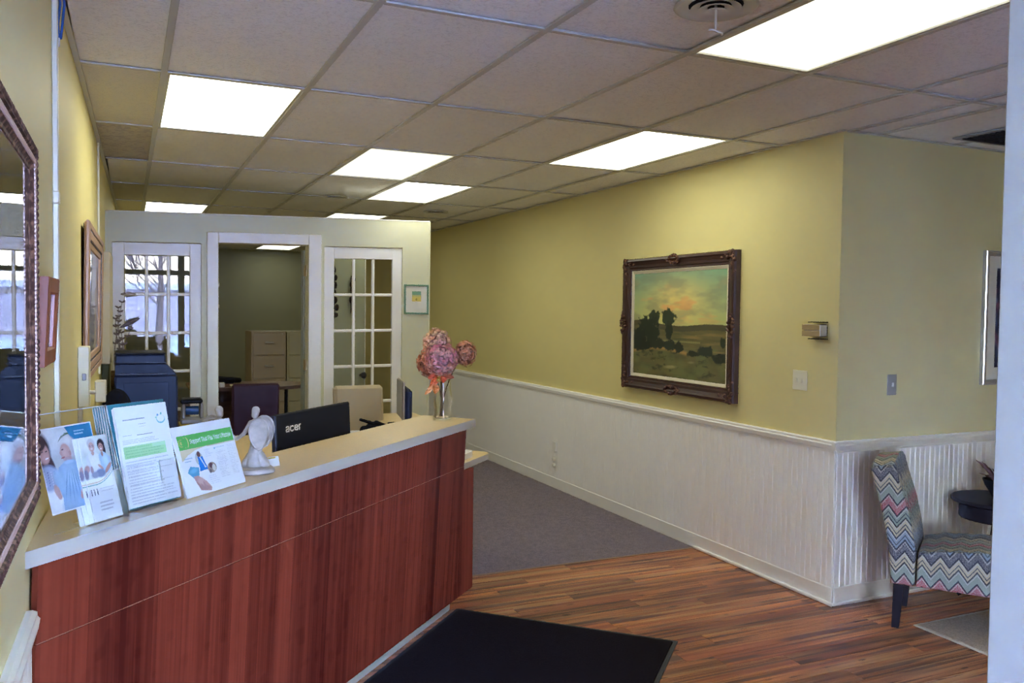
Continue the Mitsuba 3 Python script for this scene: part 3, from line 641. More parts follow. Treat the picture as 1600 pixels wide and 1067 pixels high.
P.ell(.33, .50, .06, .10, (.55, .58, .50)).ell(.335, .565, .028, .042, (.12, .06, .05)).poly([(.31, .53), (.39, .52), (.43, .33), (.30, .32)], (.03, .20, .52)).poly([(.335, .52), (.352, .52), (.41, .36), (.39, .36)], (.75, .8, .85))
P.ell(.50, .34, .075, .075, (.35, .27, .18)).ell(.49, .37, .03, .04, (.10, .05, .05)).ell(.53, .33, .03, .05, (.72, .68, .55)).ell(.46, .29, .02, .03, (.15, .12, .10))
P.poly([(.10, .34), (.16, .42), (.29, .38), (.27, .27), (.17, .25)], (.14, .42, .58)).ell(.20, .35, .06, .03, (.22, .54, .70), .2, .7).poly([(.17, .27), (.25, .27), (.36, .17), (.42, .07), (.40, .02), (.24, .06), (.20, .16)], (.60, .37, .29)).ell(.27, .19, .05, .05, (.68, .46, .37), -.5, .7).ell(.34, .08, .06, .03, (.50, .29, .23), -.2, .6).ell(.24, .12, .015, .07, (.50, .30, .24), .5, .6).ell(.28, .10, .012, .06, (.50, .30, .24), .4, .6).ell(.32, .12, .012, .06, (.52, .31, .25), .3, .6)
P.text(.10, .26, .47, .55, 2, (.25, .45, .62), 11, .8); P.text(.44, .58, .50, .62, 5, (.5, .55, .65), 12, .4, .5); P.text(.42, .60, .10, .24, 5, (.5, .55, .65), 13, .4, .5)
P.ell(.615, .60, .012, .014, (.2, .45, .62)); P.text(.63, .80, .59, .62, 1, (.3, .45, .62), 14); P.text(.62, .80, .16, .57, 17, (.5, .5, .56), 15, .4, .5); P.text(.83, .98, .16, .62, 18, (.5, .5, .56), 16, .4, .5)
add('print', E3.pr(P, 0, 0, .279, .222, .0004), 'm_print', k, color=P.col() * .70)
tm = meshkit.text_mesh('Support That Fits Your Lifestyle', .0135, .0004, True)
w_ = np.ptp(np.array(tm.vertices)[:, 0]); tm.apply_scale([.196 / w_, 1.05, 1]); tm.apply_translation([.069, .1625, .0006])
add('lettering', E3.flat(tm), 'm_paper', k, label='white lettering: Support That Fits Your Lifestyle')
add('easel_leg', join(place(box(.12, .16, .0, .002, 0, .16), E3.pt(0, -.02, .0) * [1, 1, 0] + [0, 0, c_top + .001] + E3.back * .075, E3.e, E3.back, EZ)), 'm_paper', k)
# note card behind the figurine
k = thing('note_card', 'small white folded card with a green edge behind the angel figurine', 'card')
NC = Leaned((.475, 3.17, c_top + .001), 20, 20)
add('front', NC.box(0, .042, 0, .001, 0, .036), 'm_paper', k); add('stripe', NC.box(.002, .030, .001, .0016, .029, .034), 'm_yellow', k)

# ------------------------------------------------------------------ angel figurine
k = thing('angel_figurine', 'pale stone figurine of two winged figures holding hands on an oval base', 'figurine')
z0 = c_top
u = np.array([.9095, -.4157, 0]); w = np.array([.4157, .9095, 0])      # across and away, as seen from the entrance
oR, oL = np.array([.415, 3.085, 0]), np.array([.296, 3.140, 0])
def FR(a, b, z): return oR + u * a + w * b + EZ * (z0 + z)
def FL(a, b, z): return oL + u * a + w * b + EZ * (z0 + z)
bm = lathe([(0, 0), (.108, 0), (.114, .004), (.113, .014), (.104, .021), (.07, .023), (0, .023)], 40)
v = np.array(bm.vertices); v = v[:, :1] * u * 1.0 + v[:, 1:2] * w * .62 + v[:, 2:] * EZ + np.array([.372, 3.10, z0 + .0005])
add('base', trimesh.Trimesh(v, bm.faces, process=False), 'm_stone', k, smooth=40)
hands = np.array([.352, 3.112, z0 + .118])
def body(F, sgn):
    sh = F(.018 * -sgn, 0, .178)
    el = (sh + hands) / 2 + EZ * -.012
    return bones([(F(0, 0, .222), .0145, F(-.003 * sgn, 0, .205), .0125), (F(0, 0, .205), .0075, F(0, 0, .185), .008), (F(-.014, 0, .178), .0095, F(.014, 0, .178), .0095), (F(0, 0, .175), .019, F(0, 0, .125), .0165),
                  (F(0, 0, .125), .0165, F(0, 0, .085), .022), (F(0, 0, .085), .022, F(-.006 * sgn, 0, .030), .034), (F(.012 * sgn, 0, .06), .02, F(.026 * sgn, .004, .028), .022), (F(-.02 * sgn, -.01, .06), .012, F(-.034 * sgn, -.014, .028), .016),
                  (sh, .0085, el, .0072), (el, .0072, hands, .006)], .0045, 10)
add('figure', body(FR, 1), 'm_stone', k, smooth=True); add('figure', body(FL, -1), 'm_stone', k, smooth=True)
def wing(F, sgn, a0):
    # an upright oval leaf, thicker at its rim
    t = np.linspace(0, 2 * math.pi, 40, endpoint=False)
    oval = np.stack([a0 + .037 * np.cos(t) * (1 - .25 * np.sin(t)) * .95, .142 + .062 * np.sin(t)], 1) if sgn else None
    pts = []
    m = trimesh.creation.icosphere(subdivisions=4); q = np.array(m.vertices)
    x = q[:, 0] * .037 * (1 + .22 * q[:, 2]) + a0 - .012 * sgn * (q[:, 2] < 0) * q[:, 2] * 0
    r = np.hypot(q[:, 0], q[:, 2])
    y = q[:, 1] * .005 * (1 + 1.2 * np.exp(-((r - .93) / .07) ** 2)) - .022 + .006 * r ** 2 * -1
    z = .140 + q[:, 2] * .058
    vv = np.array([F(sgn * a, b, c) for a, b, c in zip(x, y, z)])
    f = np.array(m.faces); t_ = trimesh.Trimesh(vv, f, process=False)
    if t_.volume < 0: t_.invert()
    return t_
add('wing', wing(FR, 1, .019), 'm_stone', k, smooth=True); add('wing', wing(lambda a, b, z: FR(a, b + .040, z + .006), 1, .026), 'm_stone', k, smooth=True)
add('wing', wing(FL, -1, .022), 'm_stone', k, smooth=True); add('wing', wing(lambda a, b, z: FL(a, b + .040, z + .004), -1, .028), 'm_stone', k, smooth=True)

# ------------------------------------------------------------------ vase and hydrangeas
VX, VY = 1.532, 4.232
k = thing('glass_vase', 'wavy clear glass carafe vase at the right end of the counter', 'vase')
zz = np.linspace(0, .215, 40)
rad = .0495 + .0035 * np.sin(zz / .215 * 2 * math.pi * 1.9 + 1.8) - .010 * np.clip((zz - .15) / .065, 0, 1) ** 1.5
prof = [(0.0005, 0.001), (.044, 0.001), (.0485, .004)] + [(r, z) for r, z in zip(rad, zz) if z > .005] + [(rad[-1] + .0012, .2175), (rad[-1] - .0015, .218)] + [(r - .0055, z) for r, z in list(zip(rad, zz))[::-1] if z > .012] + [(.040, .010), (.0005, .010)]
add('glass', lathe(prof, 56, (VX, VY, c_top + .0005)), 'm_glass', k, smooth=50)
k = thing('hydrangea_bouquet', 'dried pink and rust hydrangea bouquet standing in the clear glass vase', 'flowers')
def florets(c, r, n, cols, seed, up=.0):
    g = np.random.default_rng(seed); V, Fc, C = [], [], []
    for i in range(n):
        d = g.normal(size=3); d /= np.linalg.norm(d)
        p = np.asarray(c) + d * np.asarray(r) * g.uniform(.80, 1.10)
        a = np.cross(d, g.normal(size=3)); a /= np.linalg.norm(a); b = np.cross(d, a)
        t = (d[2] + 1) / 2; h = meshkit.fbm((p * 28)[None], 2, seed)[0]
        base = np.array(cols[0]) * (1 - t) + np.array(cols[1]) * t
        base = base * (1 - .0) if h < .5 else base * .5 + np.array(cols[2]) * .5
        base = base * g.uniform(.85, 1.7)
        s = g.uniform(.0075, .0105)
        for q in range(4):
            an = q * math.pi / 2 + g.uniform(-.25, .25); e = a * math.cos(an) + b * math.sin(an); f_ = np.cross(d, e)
            l1 = d * s * g.uniform(.1, .55)
            o = len(V)
            V += [p, p + e * s * .6 + f_ * s * .5 + l1 * .5, p + e * s * 1.15 + l1, p + e * s * .6 - f_ * s * .5 + l1 * .5]
            Fc += [[o, o + 1, o + 2], [o, o + 2, o + 3]]
            cc = base * g.uniform(.85, 1.15); C += [cc * .8, cc, cc * 1.1, cc]
    core = ell(c, np.asarray(r) * .86, 2); o = len(V)
    V = np.vstack([np.array(V), core.vertices]); Fc = np.vstack([np.array(Fc), core.faces + o]); C = np.vstack([np.array(C), np.tile(np.array(cols[0]) * .55, (len(core.vertices), 1))])
    return trimesh.Trimesh(V, Fc, process=False), np.clip(C, 0, 1)
def FV(a, b, z): return np.array([VX, VY, 0]) + u * a + w * b + EZ * z
PINK, PALE, RUST = (.46, .16, .22), (.62, .40, .36), (.36, .12, .06)
for nm, c, r, n, cols, lb in (('flower_head', FV(-.006, -.045, 1.352), (.082, .074, .084), 760, ((.56, .30, .28), (.50, .15, .235), (.66, .46, .38)), 'pink hydrangea head in the middle'),
                              ('flower_head', FV(-.034, .01, 1.435), (.070, .066, .080), 600, ((.46, .21, .17), (.60, .42, .27), (.54, .26, .23)), 'pale dusty pink head at the top left'),
                              ('flower_head', FV(-.072, .015, 1.335), (.066, .060, .074), 520, ((.24, .065, .04), (.36, .12, .065), (.46, .19, .10)), 'dark rust head at the left'),
                              ('flower_head', FV(.118, .03, 1.385), (.054, .052, .066), 420, ((.26, .09, .04), (.50, .27, .18), (.42, .16, .06)), 'rust head leaning out to the right')):
    m, C = florets(c, r, n, cols, int(1000 * c[2])); kk = add(nm, m, 'm_leaf', k, color=C, label=lb); labels[kk]['kind'] = 'stuff'
for e_ in (FV(-.006, -.03, 1.30), FV(-.034, .01, 1.38), FV(-.06, .01, 1.29), FV(.095, .028, 1.365)):
    b0 = FV(e_[0] * 0 + RNG.uniform(-.02, .02), RNG.uniform(-.015, .015), 1.047); mid = FV(RNG.uniform(-.012, .012), RNG.uniform(-.01, .01), 1.20)
    t = np.linspace(0, 1, 9)[:, None]
    add('stem', tube((1 - t) ** 2 * b0 + 2 * t * (1 - t) * mid + t ** 2 * e_, .0032, 7), 'm_stem', k, smooth=True)
def leaf_mesh(root, tip, width, col, droop=.01, seed=0):
    root, tip = np.asarray(root), np.asarray(tip); d = tip - root; side = np.cross(d, [0.3, -1, .2]); side /= np.linalg.norm(side); nn = np.cross(side, d); nn /= np.linalg.norm(nn)
    t = np.linspace(0, 1, 9); V, C = [], []
    g = np.random.default_rng(seed)
    for a in t:
        wd = width * math.sin(math.pi * min(1, a * .93 + .05)) ** .8
        for s_ in (-1, -.5, 0, .5, 1):
            V.append(root + d * a + side * wd * s_ * .5 + nn * (abs(s_) * wd * .22 - droop * a * a + .002 * math.sin(a * 19 + s_ * 3)))
            C.append(np.array(col) * (.75 + .5 * g.random()) * (1.15 if s_ == 0 else 1))
    i = np.arange(8)[:, None] * 5 + np.arange(4)[None]; f = np.stack([i, i + 1, i + 6, i + 5], -1).reshape(-1, 4)
    return trimesh.Trimesh(np.array(V), np.vstack([f[:, [0, 1, 2]], f[:, [0, 2, 3]]]), process=False), np.clip(np.array(C), 0, 1)
for i, (r_, t_, wd, cl) in enumerate([(FV(-.01, -.04, 1.275), FV(-.075, -.05, 1.255), .040, (.52, .12, .07)), (FV(-.02, -.05, 1.268), FV(-.060, -.06, 1.215), .040, (.72, .17, .06)), (FV(-.045, -.05, 1.23), FV(-.088, -.05, 1.165), .030, (.74, .36, .14)),
                                     (FV(-.04, -.05, 1.225), FV(-.030, -.055, 1.175), .045, (.70, .28, .08)), (FV(.0, -.05, 1.27), FV(.012, -.06, 1.235), .045, (.60, .10, .04)), (FV(.01, -.045, 1.27), FV(.062, -.05, 1.262), .030, (.46, .14, .07)),
                                     (FV(-.0, -.05, 1.272), FV(-.022, -.062, 1.24), .04, (.42, .30, .06))]):
    m, C = leaf_mesh(r_, t_, wd, cl, .01, i); add('leaf', m, 'm_leaf', k, color=C)

# ------------------------------------------------------------------ left wall: mirror, frames, raceways
k = thing('wall_mirror', 'large mirror in a carved dark bronze frame on the left wall, at the left edge', 'mirror')
my0, my1, mz0, mz1 = .75, 2.245, 1.168, 1.975
def MF(m):   # local (x along wall, depth, z)
    def fn(v): return np.stack([v[:, 1] + (mw - v[:, 0]) * .021, my0 + v[:, 0], mz0 + v[:, 2]], 1)   # hung a little off the wall at its near end
    q = xf(m, fn); q = Lw(q)
    if q.is_watertight and q.volume < 0: q.invert()
    return q
mw, mh = my1 - my0, mz1 - mz0
add('frame', MF(frame_mesh(mw, mh, [(.006, .0), (.004, .024), (.010, .034), (.016, .034), (.019, .027), (.023, .027), (.026, .033), (.040, .030), (.048, .024), (.054, .023), (.056, .0205), (.056, 0)])), 'm_bronze', k)
# twisted rope along the outer edge and beads along the inner edge
rope, beads = [], []
def run(a, b, n, fn):
    for i in range(n): fn(a + (b - a) * (i + .5) / n)
def rot2(ax, ang):
    return trimesh.transformations.rotation_matrix(ang, ax)[:3, :3]
def addrope(x, z, along):
    R = rot2((0, 1, 0), (math.pi / 4 if along == 'x' else math.pi / 4))
    rope.append(ell((x, .030, z), (.0125, .0075, .0055), 1, R))
step = .0165
for zc in (.008, mh - .008): run(0, mw, int(mw / step), lambda q: addrope(q, zc, 'x'))
for xc in (.008, mw - .008): run(.012, mh - .012, int(mh / step), lambda q: addrope(xc, q, 'z'))
kk = add('carved_rope', MF(join(rope)), 'm_bronze', k, smooth=True); labels[kk] = {'kind': 'stuff'}
for off_ in (.0305, .037):
    for zc in (off_, mh - off_): run(off_, mw - off_, int(mw / .011), lambda q: beads.append(ell((q, .0315, zc), (.0052, .003, .0036), 1)))
    for xc in (off_, mw - off_): run(off_, mh - off_, int(mh / .011), lambda q: beads.append(ell((xc, .0315, q), (.0036, .003, .0052), 1)))
kk = add('bead_band', MF(join(beads)), 'm_beadgilt', k, smooth=True); labels[kk] = {'kind': 'stuff', 'label': 'rosy gilt bead bands'}
add('mirror_glass', MF(box(.053, mw - .053, .004, .0208, .053, mh - .053)), 'm_mirror', k)

def wallpic(k, y0, y1, z0, z1, d0, d1, prof, fm, inner, glass=True, art=None):
    """framed thing hung on the left wall; bottom stands off d0, top d1 (it tips forward)"""
    h = z1 - z0
    def tf(m):
        def fn(v): return np.stack([v[:, 1] + d0 + (d1 - d0) * v[:, 2] / h, y0 + v[:, 0], z0 + v[:, 2]], 1)
        q = Lw(xf(m, fn))
        if q.is_watertight and q.volume < 0: q.invert()
        return q
    w = y1 - y0
    add('frame', tf(frame_mesh(w, h, prof)), fm, k)
    return tf, w, h
k = thing('small_frame', 'small red-brown wooden box frame beside the big mirror', 'picture frame')
tf, w_, h_ = wallpic(k, 2.50, 2.79, 1.452, 1.690, .0, .012, [(0, 0), (0, .021), (.004, .023), (.040, .023), (.045, .016), (.045, 0)], 'm_redwood', .045)
P = Print(30, 40, (.30, .33, .34)); P.nz(4, 1.2, 3)
add('picture', tf(box(.044, w_ - .044, -.002, .010, .044, h_ - .044)), 'm_bronze_dark', k)
gg, gf = grid(2, 2)
def pane_local(w, h, i, d): return trimesh.Trimesh(np.stack([i + gg[:, 0] * (w - 2 * i), gg[:, 0] * 0 + d, i + gg[:, 1] * (h - 2 * i)], 1), gf, process=False)
add('glass', tf(pane_local(w_, h_, .045, .0115)), 'm_pane', k)
k = thing('bronze_frame', 'large picture in a stepped bronze frame on the left wall, left of the pale canvas', 'picture frame')
tf, w_, h_ = wallpic(k, 4.30, 5.72, 1.262, 2.005, .0, .012, [(.004, .010), (0, .012), (0, .022), (.010, .028), (.030, .026), (.034, .021), (.060, .021), (.064, .026), (.078, .024), (.082, .018), (.11, .014), (.112, .010), (.112, .002), (.010, .002)], 'm_pinkbronze', .11)
add('dark_line', tf(join(frame_mesh(w_ - .062, h_ - .062, [(0, .015), (0, .0225), (.006, .0225), (.006, .015)]).apply_translation([.031, 0, .031]), frame_mesh(w_ - .158, h_ - .158, [(0, .012), (0, .0215), (.008, .0205), (.008, .012)]).apply_translation([.079, 0, .079]))), 'm_bronze_dark', k)
add('picture', tf(box(.11, w_ - .11, -.001, .005, .11, h_ - .11)), 'm_grey', k)
add('glass', tf(pane_local(w_, h_, .112, .0085)), 'm_pane', k)
add('backing', tf(box(.012, w_ - .012, -.0015, -.0011, .012, h_ - .012)), 'm_black_matte', k)
k = thing('canvas_print', 'thick pale canvas print on the left wall near the partition', 'picture')
add('canvas', Lw(box(.001, .058, 6.16, 6.72, 1.23, 1.972, .004)), 'm_linen', k)
single('olive_board', Lw(box(.001, .046, 6.30, 6.62, 1.00, 1.225, .003)), 'm_olive', 'narrow olive board hanging under the pale canvas print', 'board')
k = thing('cable_raceway', 'white cable raceway running up the left wall beside the big mirror, the longest of three', 'raceway')
add('channel', Lw(box(0, .017, 2.99, 3.02, .9, ZC - .003, .003)), 'm_ivory', k); add('coupling', Lw(box(0, .0195, 2.985, 3.024, 1.93, 1.97, .003)), 'm_ivory', k)
k = thing('cable_raceway', 'thin white cable raceway from the ceiling down past the bronze frame to the lower box', 'raceway')
add('channel', Lw(box(0, .014, 5.82, 5.845, 1.19, ZC - .003, .003)), 'm_ivory', k)
k = thing('cable_raceway', 'short white raceway going down from the switch box under the bronze frame', 'raceway')
add('channel', Lw(box(0, .019, 4.03, 4.06, .75, 1.175, .003)), 'm_ivory', k)
k = thing('surface_box', 'white surface-mounted box with a small knob, overlapping the corner of the bronze frame', 'electrical box')
add('box', Lw(box(0, .046, 4.03, 4.12, 1.178, 1.440, .004)), 'm_ivory', k)
add('socket', Lw(box(.018, .034, 4.024, 4.030, 1.295, 1.325, .002)), 'm_grey', k); add('knob', Lw(cyl((.046, 4.07, 1.24), (.068, 4.07, 1.24), .009, 12)), 'm_plastic_white', k, smooth=40)
k = thing('surface_box', 'lower white surface-mounted box under the olive board', 'electrical box')
add('box', Lw(box(0, .058, 5.42, 5.52, 1.055, 1.180, .004)), 'm_plastic_white', k); add('cover', Lw(box(.004, .054, 5.416, 5.42, 1.06, 1.175, .001)), 'm_plastic_white', k)
k = thing('network_cables', 'two blue cables hanging from the ceiling beside the tall raceway', 'cable')
for i in range(2):
    a = .016 + .012 * i
    add('cable', Lw(tube([(a, 3.06 + .012 * i, ZC), (a + .004, 3.05, ZC - .06), (a - .002, 3.045 + .006 * i, ZC - .12), (a - .006 * i, 3.04, ZC - .17)], .004)), 'm_blue', k, smooth=True)
add('plug', Lw(box(.010, .020, 3.032, 3.046, ZC - .195, ZC - .168, .002)), 'm_plastic_white', k)

# ------------------------------------------------------------------ right wall: painting, thermostat, plates
k = thing('landscape_painting', 'landscape painting in an ornate dark wood frame on the right wall', 'painting')
py0, py1, pz0, pz1 = 4.305, 5.640, 1.038, 2.026
pw, ph = py1 - py0, pz1 - pz0
def RP(m):   # local x runs from left (far) to right (near), depth out of the wall, z
    def fn(v): return np.stack([XW - .002 - v[:, 1], py1 - v[:, 0], pz0 + v[:, 2]], 1)
    q = xf(m, fn)
    if q.is_watertight and q.volume < 0: q.invert()
    return q
add('frame', RP(frame_mesh(pw, ph, [(0, 0), (0, .034), (.006, .048), (.022, .052), (.032, .044), (.052, .036), (.070, .034), (.078, .026), (.088, .026), (.092, .016), (.092, 0)])), 'm_mahogany', k)
add('linen_liner', RP(frame_mesh(pw - .184, ph - .184, [(0, .002), (0, .020), (.004, .022), (.020, .014), (.024, .012), (.024, .002)]).apply_translation([.092, 0, .092])), 'm_linen', k)
def ornament(x, z, corner):
    g = np.random.default_rng(int(abs(x * 1000) + abs(z * 77)))
    ms = []
    n = 16
    for i in range(n):
        t = i / n
        if corner:
            sx = 1 if x < pw / 2 else -1; sz = 1 if z < ph / 2 else -1
            arm = i % 2; q = .012 + .20 * t * (1 - .2 * arm)
            wv = .028 + .018 * math.sin(t * 17)
            px_, pz_ = (q, wv) if arm else (wv, q)
            ms.append(ell((x + sx * px_, .046 - .010 * t, z + sz * pz_), (.016 * (1.2 - t * .6), .011, .016 * (1.2 - t * .6)), 1, rot2((0, 1, 0), g.uniform(0, 3))))
        else:
            an = t * 2 * math.pi; horizontal = z < .1 or z > ph - .1
            rx, rz = (.085, .030) if horizontal else (.030, .085)
            ms.append(ell((x + rx * math.cos(an) * g.uniform(.6, 1), .047, z + rz * math.sin(an) * g.uniform(.6, 1)), (.016, .012, .010), 1, rot2((0, 1, 0), an)))
    return RP(join(ms))
for x, z in ((0, 0), (pw, 0), (pw, ph), (0, ph)): add('corner_ornament', ornament(x, z, True), 'm_bronze', k, smooth=True)
for x, z in ((pw / 2, .03), (pw / 2, ph - .03), (.014, ph / 2), (pw - .03, ph / 2)): add('center_ornament', ornament(x, z, False), 'm_bronze', k, smooth=True)
P = Print(280, 210, (.2, .2, .1))
U, V = P.u, P.v
nz = lambda fx, fy, s: meshkit.fbm(np.stack([U * fx, V * fy, U * 0], 1), 4, s)
def lerp(a, b, t): t = np.clip(t, 0, 1)[:, None]; return np.array(a) * (1 - t) + np.array(b) * t
skyc = lerp((.30, .34, .13), (.14, .26, .17), (V - .55) / .45)
glow = np.exp(-(((U - .50) / .30) ** 2 + ((V - .70) / .22) ** 2))
skyc = skyc * (1 - .8 * glow[:, None]) + np.array((.66, .50, .15)) * .8 * glow[:, None]
cl = np.clip((nz(4, 9, 1) - .48) * 5, 0, 1)
skyc = skyc * (1 - .45 * cl[:, None]) + np.array((.13, .14, .09)) * .45 * cl[:, None]
cl2 = np.clip((nz(5, 12, 5) - .55) * 7, 0, 1) * np.exp(-((V - .68) / .16) ** 2)
skyc = skyc * (1 - .6 * cl2[:, None]) + np.array((.52, .24, .07)) * .6 * cl2[:, None]
land = lerp((.055, .062, .020), (.135, .100, .028), nz(6, 22, 8))
land = land + np.array((.10, .05, .012)) * np.clip((nz(3, 26, 12) - .52) * 4, 0, 1)[:, None] * (V[:, None] > .26)
green = np.clip((nz(9, 14, 14) - .40) * 3, 0, 1) * (V < .30)
land = land * (1 - .6 * green[:, None]) + np.array((.115, .130, .035)) * .6 * green[:, None]
horizon = .500 + .012 * np.sin(U * 9) + .03 * (U < .3)
P.c = np.where((V > horizon)[:, None], skyc, land)
P.put(((V > horizon - .05) & (V < horizon + .004)) * .75, (.050, .045, .020))
path = np.exp(-((V - (.235 + .04 * np.sin(U * 5))) / .018) ** 2) * (U < .62)
P.put(path * .8, (.36, .20, .055)); P.put(np.exp(-((V - .345) / .008) ** 2) * (U > .3) * (U < .75) * .6, (.26, .24, .08))
edge = (nz(34, 34, 21) - .5) * .9
def tree(x, y, rx, ry, col):
    r = np.sqrt(((U - x) / rx) ** 2 + ((V - y) / ry) ** 2) + edge
    P.put((1 - r) * 5, np.array(col) * 1.0)
for t in ((.24, .56, .075, .09, (.018, .026, .009)), (.17, .47, .12, .12, (.016, .022, .009)), (.08, .36, .11, .12, (.014, .018, .008)), (.23, .40, .09, .17, (.015, .020, .008)), (.41, .555, .082, .095, (.020, .028, .010)), (.42, .44, .045, .10, (.018, .022, .008)), (.10, .30, .12, .07, (.013, .016, .007)),
          (.30, .31, .10, .05, (.018, .022, .009)), (.43, .30, .06, .06, (.018, .024, .010)), (.53, .29, .05, .06, (.016, .020, .009)), (.68, .24, .06, .03, (.018, .022, .010)), (.80, .27, .09, .05, (.020, .026, .012)), (.95, .22, .08, .05, (.018, .022, .010)), (.97, .36, .03, .05, (.02, .026, .01))): tree(*t)
P.put(np.clip((nz(16, 30, 31) - .60) * 6, 0, 1) * (V < .24) * .8, (.035, .035, .016)); P.ell(.44, .10, .06, .014, (.24, .21, .09), .1, .9); P.ell(.66, .16, .03, .010, (.18, .16, .07), .1, .9)
P.c = P.c * np.where(V > horizon, 1.45, 1.2)[:, None]
add('canvas', RP(trimesh.Trimesh(np.stack([.114 + U * (pw - .228), U * 0 + .010, .114 + V * (ph - .228)], 1), P.f, process=False)), 'm_paint', k, color=P.col())
# thermostat with its old brass cover
k = thing('thermostat', 'brass and grey box thermostat on the right wall near the corner', 'thermostat')
add('base_plate', box(XW - .006, XW - .0005, 3.560, 3.680, 1.498, 1.558, .002), 'm_black', k)
add('grey_body', box(XW - .060, XW - .006, 3.556, 3.685, 1.494, 1.562, .004), 'm_silver', k)
add('brass_cover', join(box(XW - .064, XW - .060, 3.556, 3.692, 1.495, 1.526, .001), box(XW - .064, XW - .060, 3.556, 3.692, 1.530, 1.561, .001)), 'm_brass', k)
add('vent_bar', box(XW - .050, XW - .004, 3.552, 3.66, 1.478, 1.4825, .001), 'm_black', k); add('vent_bar', box(XW - .050, XW - .004, 3.552, 3.66, 1.5725, 1.577, .001), 'm_black', k)
k = thing('switch_plate', 'ivory double switch plate on the right wall below the thermostat', 'light switch')
add('plate', box(XW - .006, XW - .0005, 3.703, 3.818, 1.177, 1.292, .002), 'm_ivory', k)
for y_ in (3.742, 3.782): add('toggle', box(XW - .016, XW - .006, y_ - .005, y_ + .005, 1.222, 1.246, .002), 'm_ivory', k)
k = thing('switch_plate', 'grey single switch plate on the wall above the patterned chair', 'light switch')
add('plate', box(3.948, 4.020, 3.474, 3.4795, 1.162, 1.280, .002), 'm_greyplate', k); add('toggle', box(3.979, 3.989, 3.464, 3.474, 1.21, 1.234, .002), 'm_plastic_white', k)
for z_, lb in ((.385, 'white outlet plate on the beadboard, the upper of two'), (.243, 'white outlet with plug on the beadboard, the lower of two')):
    k = thing('wall_outlet', lb, 'outlet')
    add('plate', box(XW - .0165, XW - .0095, 6.755, 6.835, z_ - .056, z_ + .056, .002), 'm_white', k)
    if z_ < .3:
        for q in (-.026, .026): add('plug', box(XW - .046, XW - .0165, 6.78, 6.81, z_ + q - .014, z_ + q + .014, .004), 'm_plastic_white', k)
    else: add('cover', box(XW - .030, XW - .0165, 6.765, 6.825, z_ - .045, z_ + .045, .004), 'm_white', k)
k = thing('silver_frame', 'picture in a silver frame on the wall beside the white wall end', 'picture frame')
def SF(m):
    q = xf(m, lambda v: np.stack([4.722 + v[:, 0], 3.478 - v[:, 1], 1.203 + v[:, 2]], 1))
    if q.is_watertight and q.volume < 0: q.invert()
    return q
add('frame', SF(frame_mesh(.70, .815, [(0, 0), (0, .022), (.006, .028), (.014, .024), (.022, .028), (.030, .022), (.032, 0)])), 'm_silver', k)
add('mat_board', SF(box(.030, .67, .002, .010, .030, .785)), 'm_plastic_white', k)
P = Print(50, 60, (.020, .018, .022)); P.put(np.clip((meshkit.fbm(np.stack([P.u * 7, P.v * 7, P.u * 0], 1), 3, 4) - .58) * 6, 0, 1), (.16, .05, .06)); P.put(np.clip((meshkit.fbm(np.stack([P.u * 9, P.v * 9, P.u * 0], 1), 3, 9) - .62) * 6, 0, 1), (.10, .12, .16))
add('art', SF(trimesh.Trimesh(np.stack([.115 + P.u * .47, P.u * 0 + .0108, .105 + P.v * .605], 1), P.f, process=False)), 'm_print', k, color=P.col())
# small picture on the partition
k = thing('green_frame', 'small picture in a green frame at the right end of the partition', 'picture frame')
def GF(m):
    q = xf(m, lambda v: np.stack([2.172 + v[:, 0], PY - v[:, 1], 1.578 + v[:, 2]], 1))
    if q.is_watertight and q.volume < 0: q.invert()
    return q
add('frame', GF(frame_mesh(.218, .255, [(0, 0), (0, .014), (.012, .014), (.014, .010), (.014, 0)])), 'm_greenframe', k)
P = Print(70, 80, (.72, .72, .70)); P.rect(.30, .72, .42, .80, (.62, .52, .16)); P.rect(.30, .72, .66, .80, (.22, .40, .30)); P.put(((P.u > .3) & (P.u < .72) & (P.v > .60) & (P.v < .68)) * .6, (.34, .40, .22)); P.ell(.5, .50, .04, .05, (.35, .30, .08)); P.text(.44, .58, .36, .39, 1, seed=2)
add('art', GF(trimesh.Trimesh(np.stack([.013 + P.u * .192, P.u * 0 + .006, .013 + P.v * .229], 1), P.f, process=False)), 'm_print', k, color=P.col())

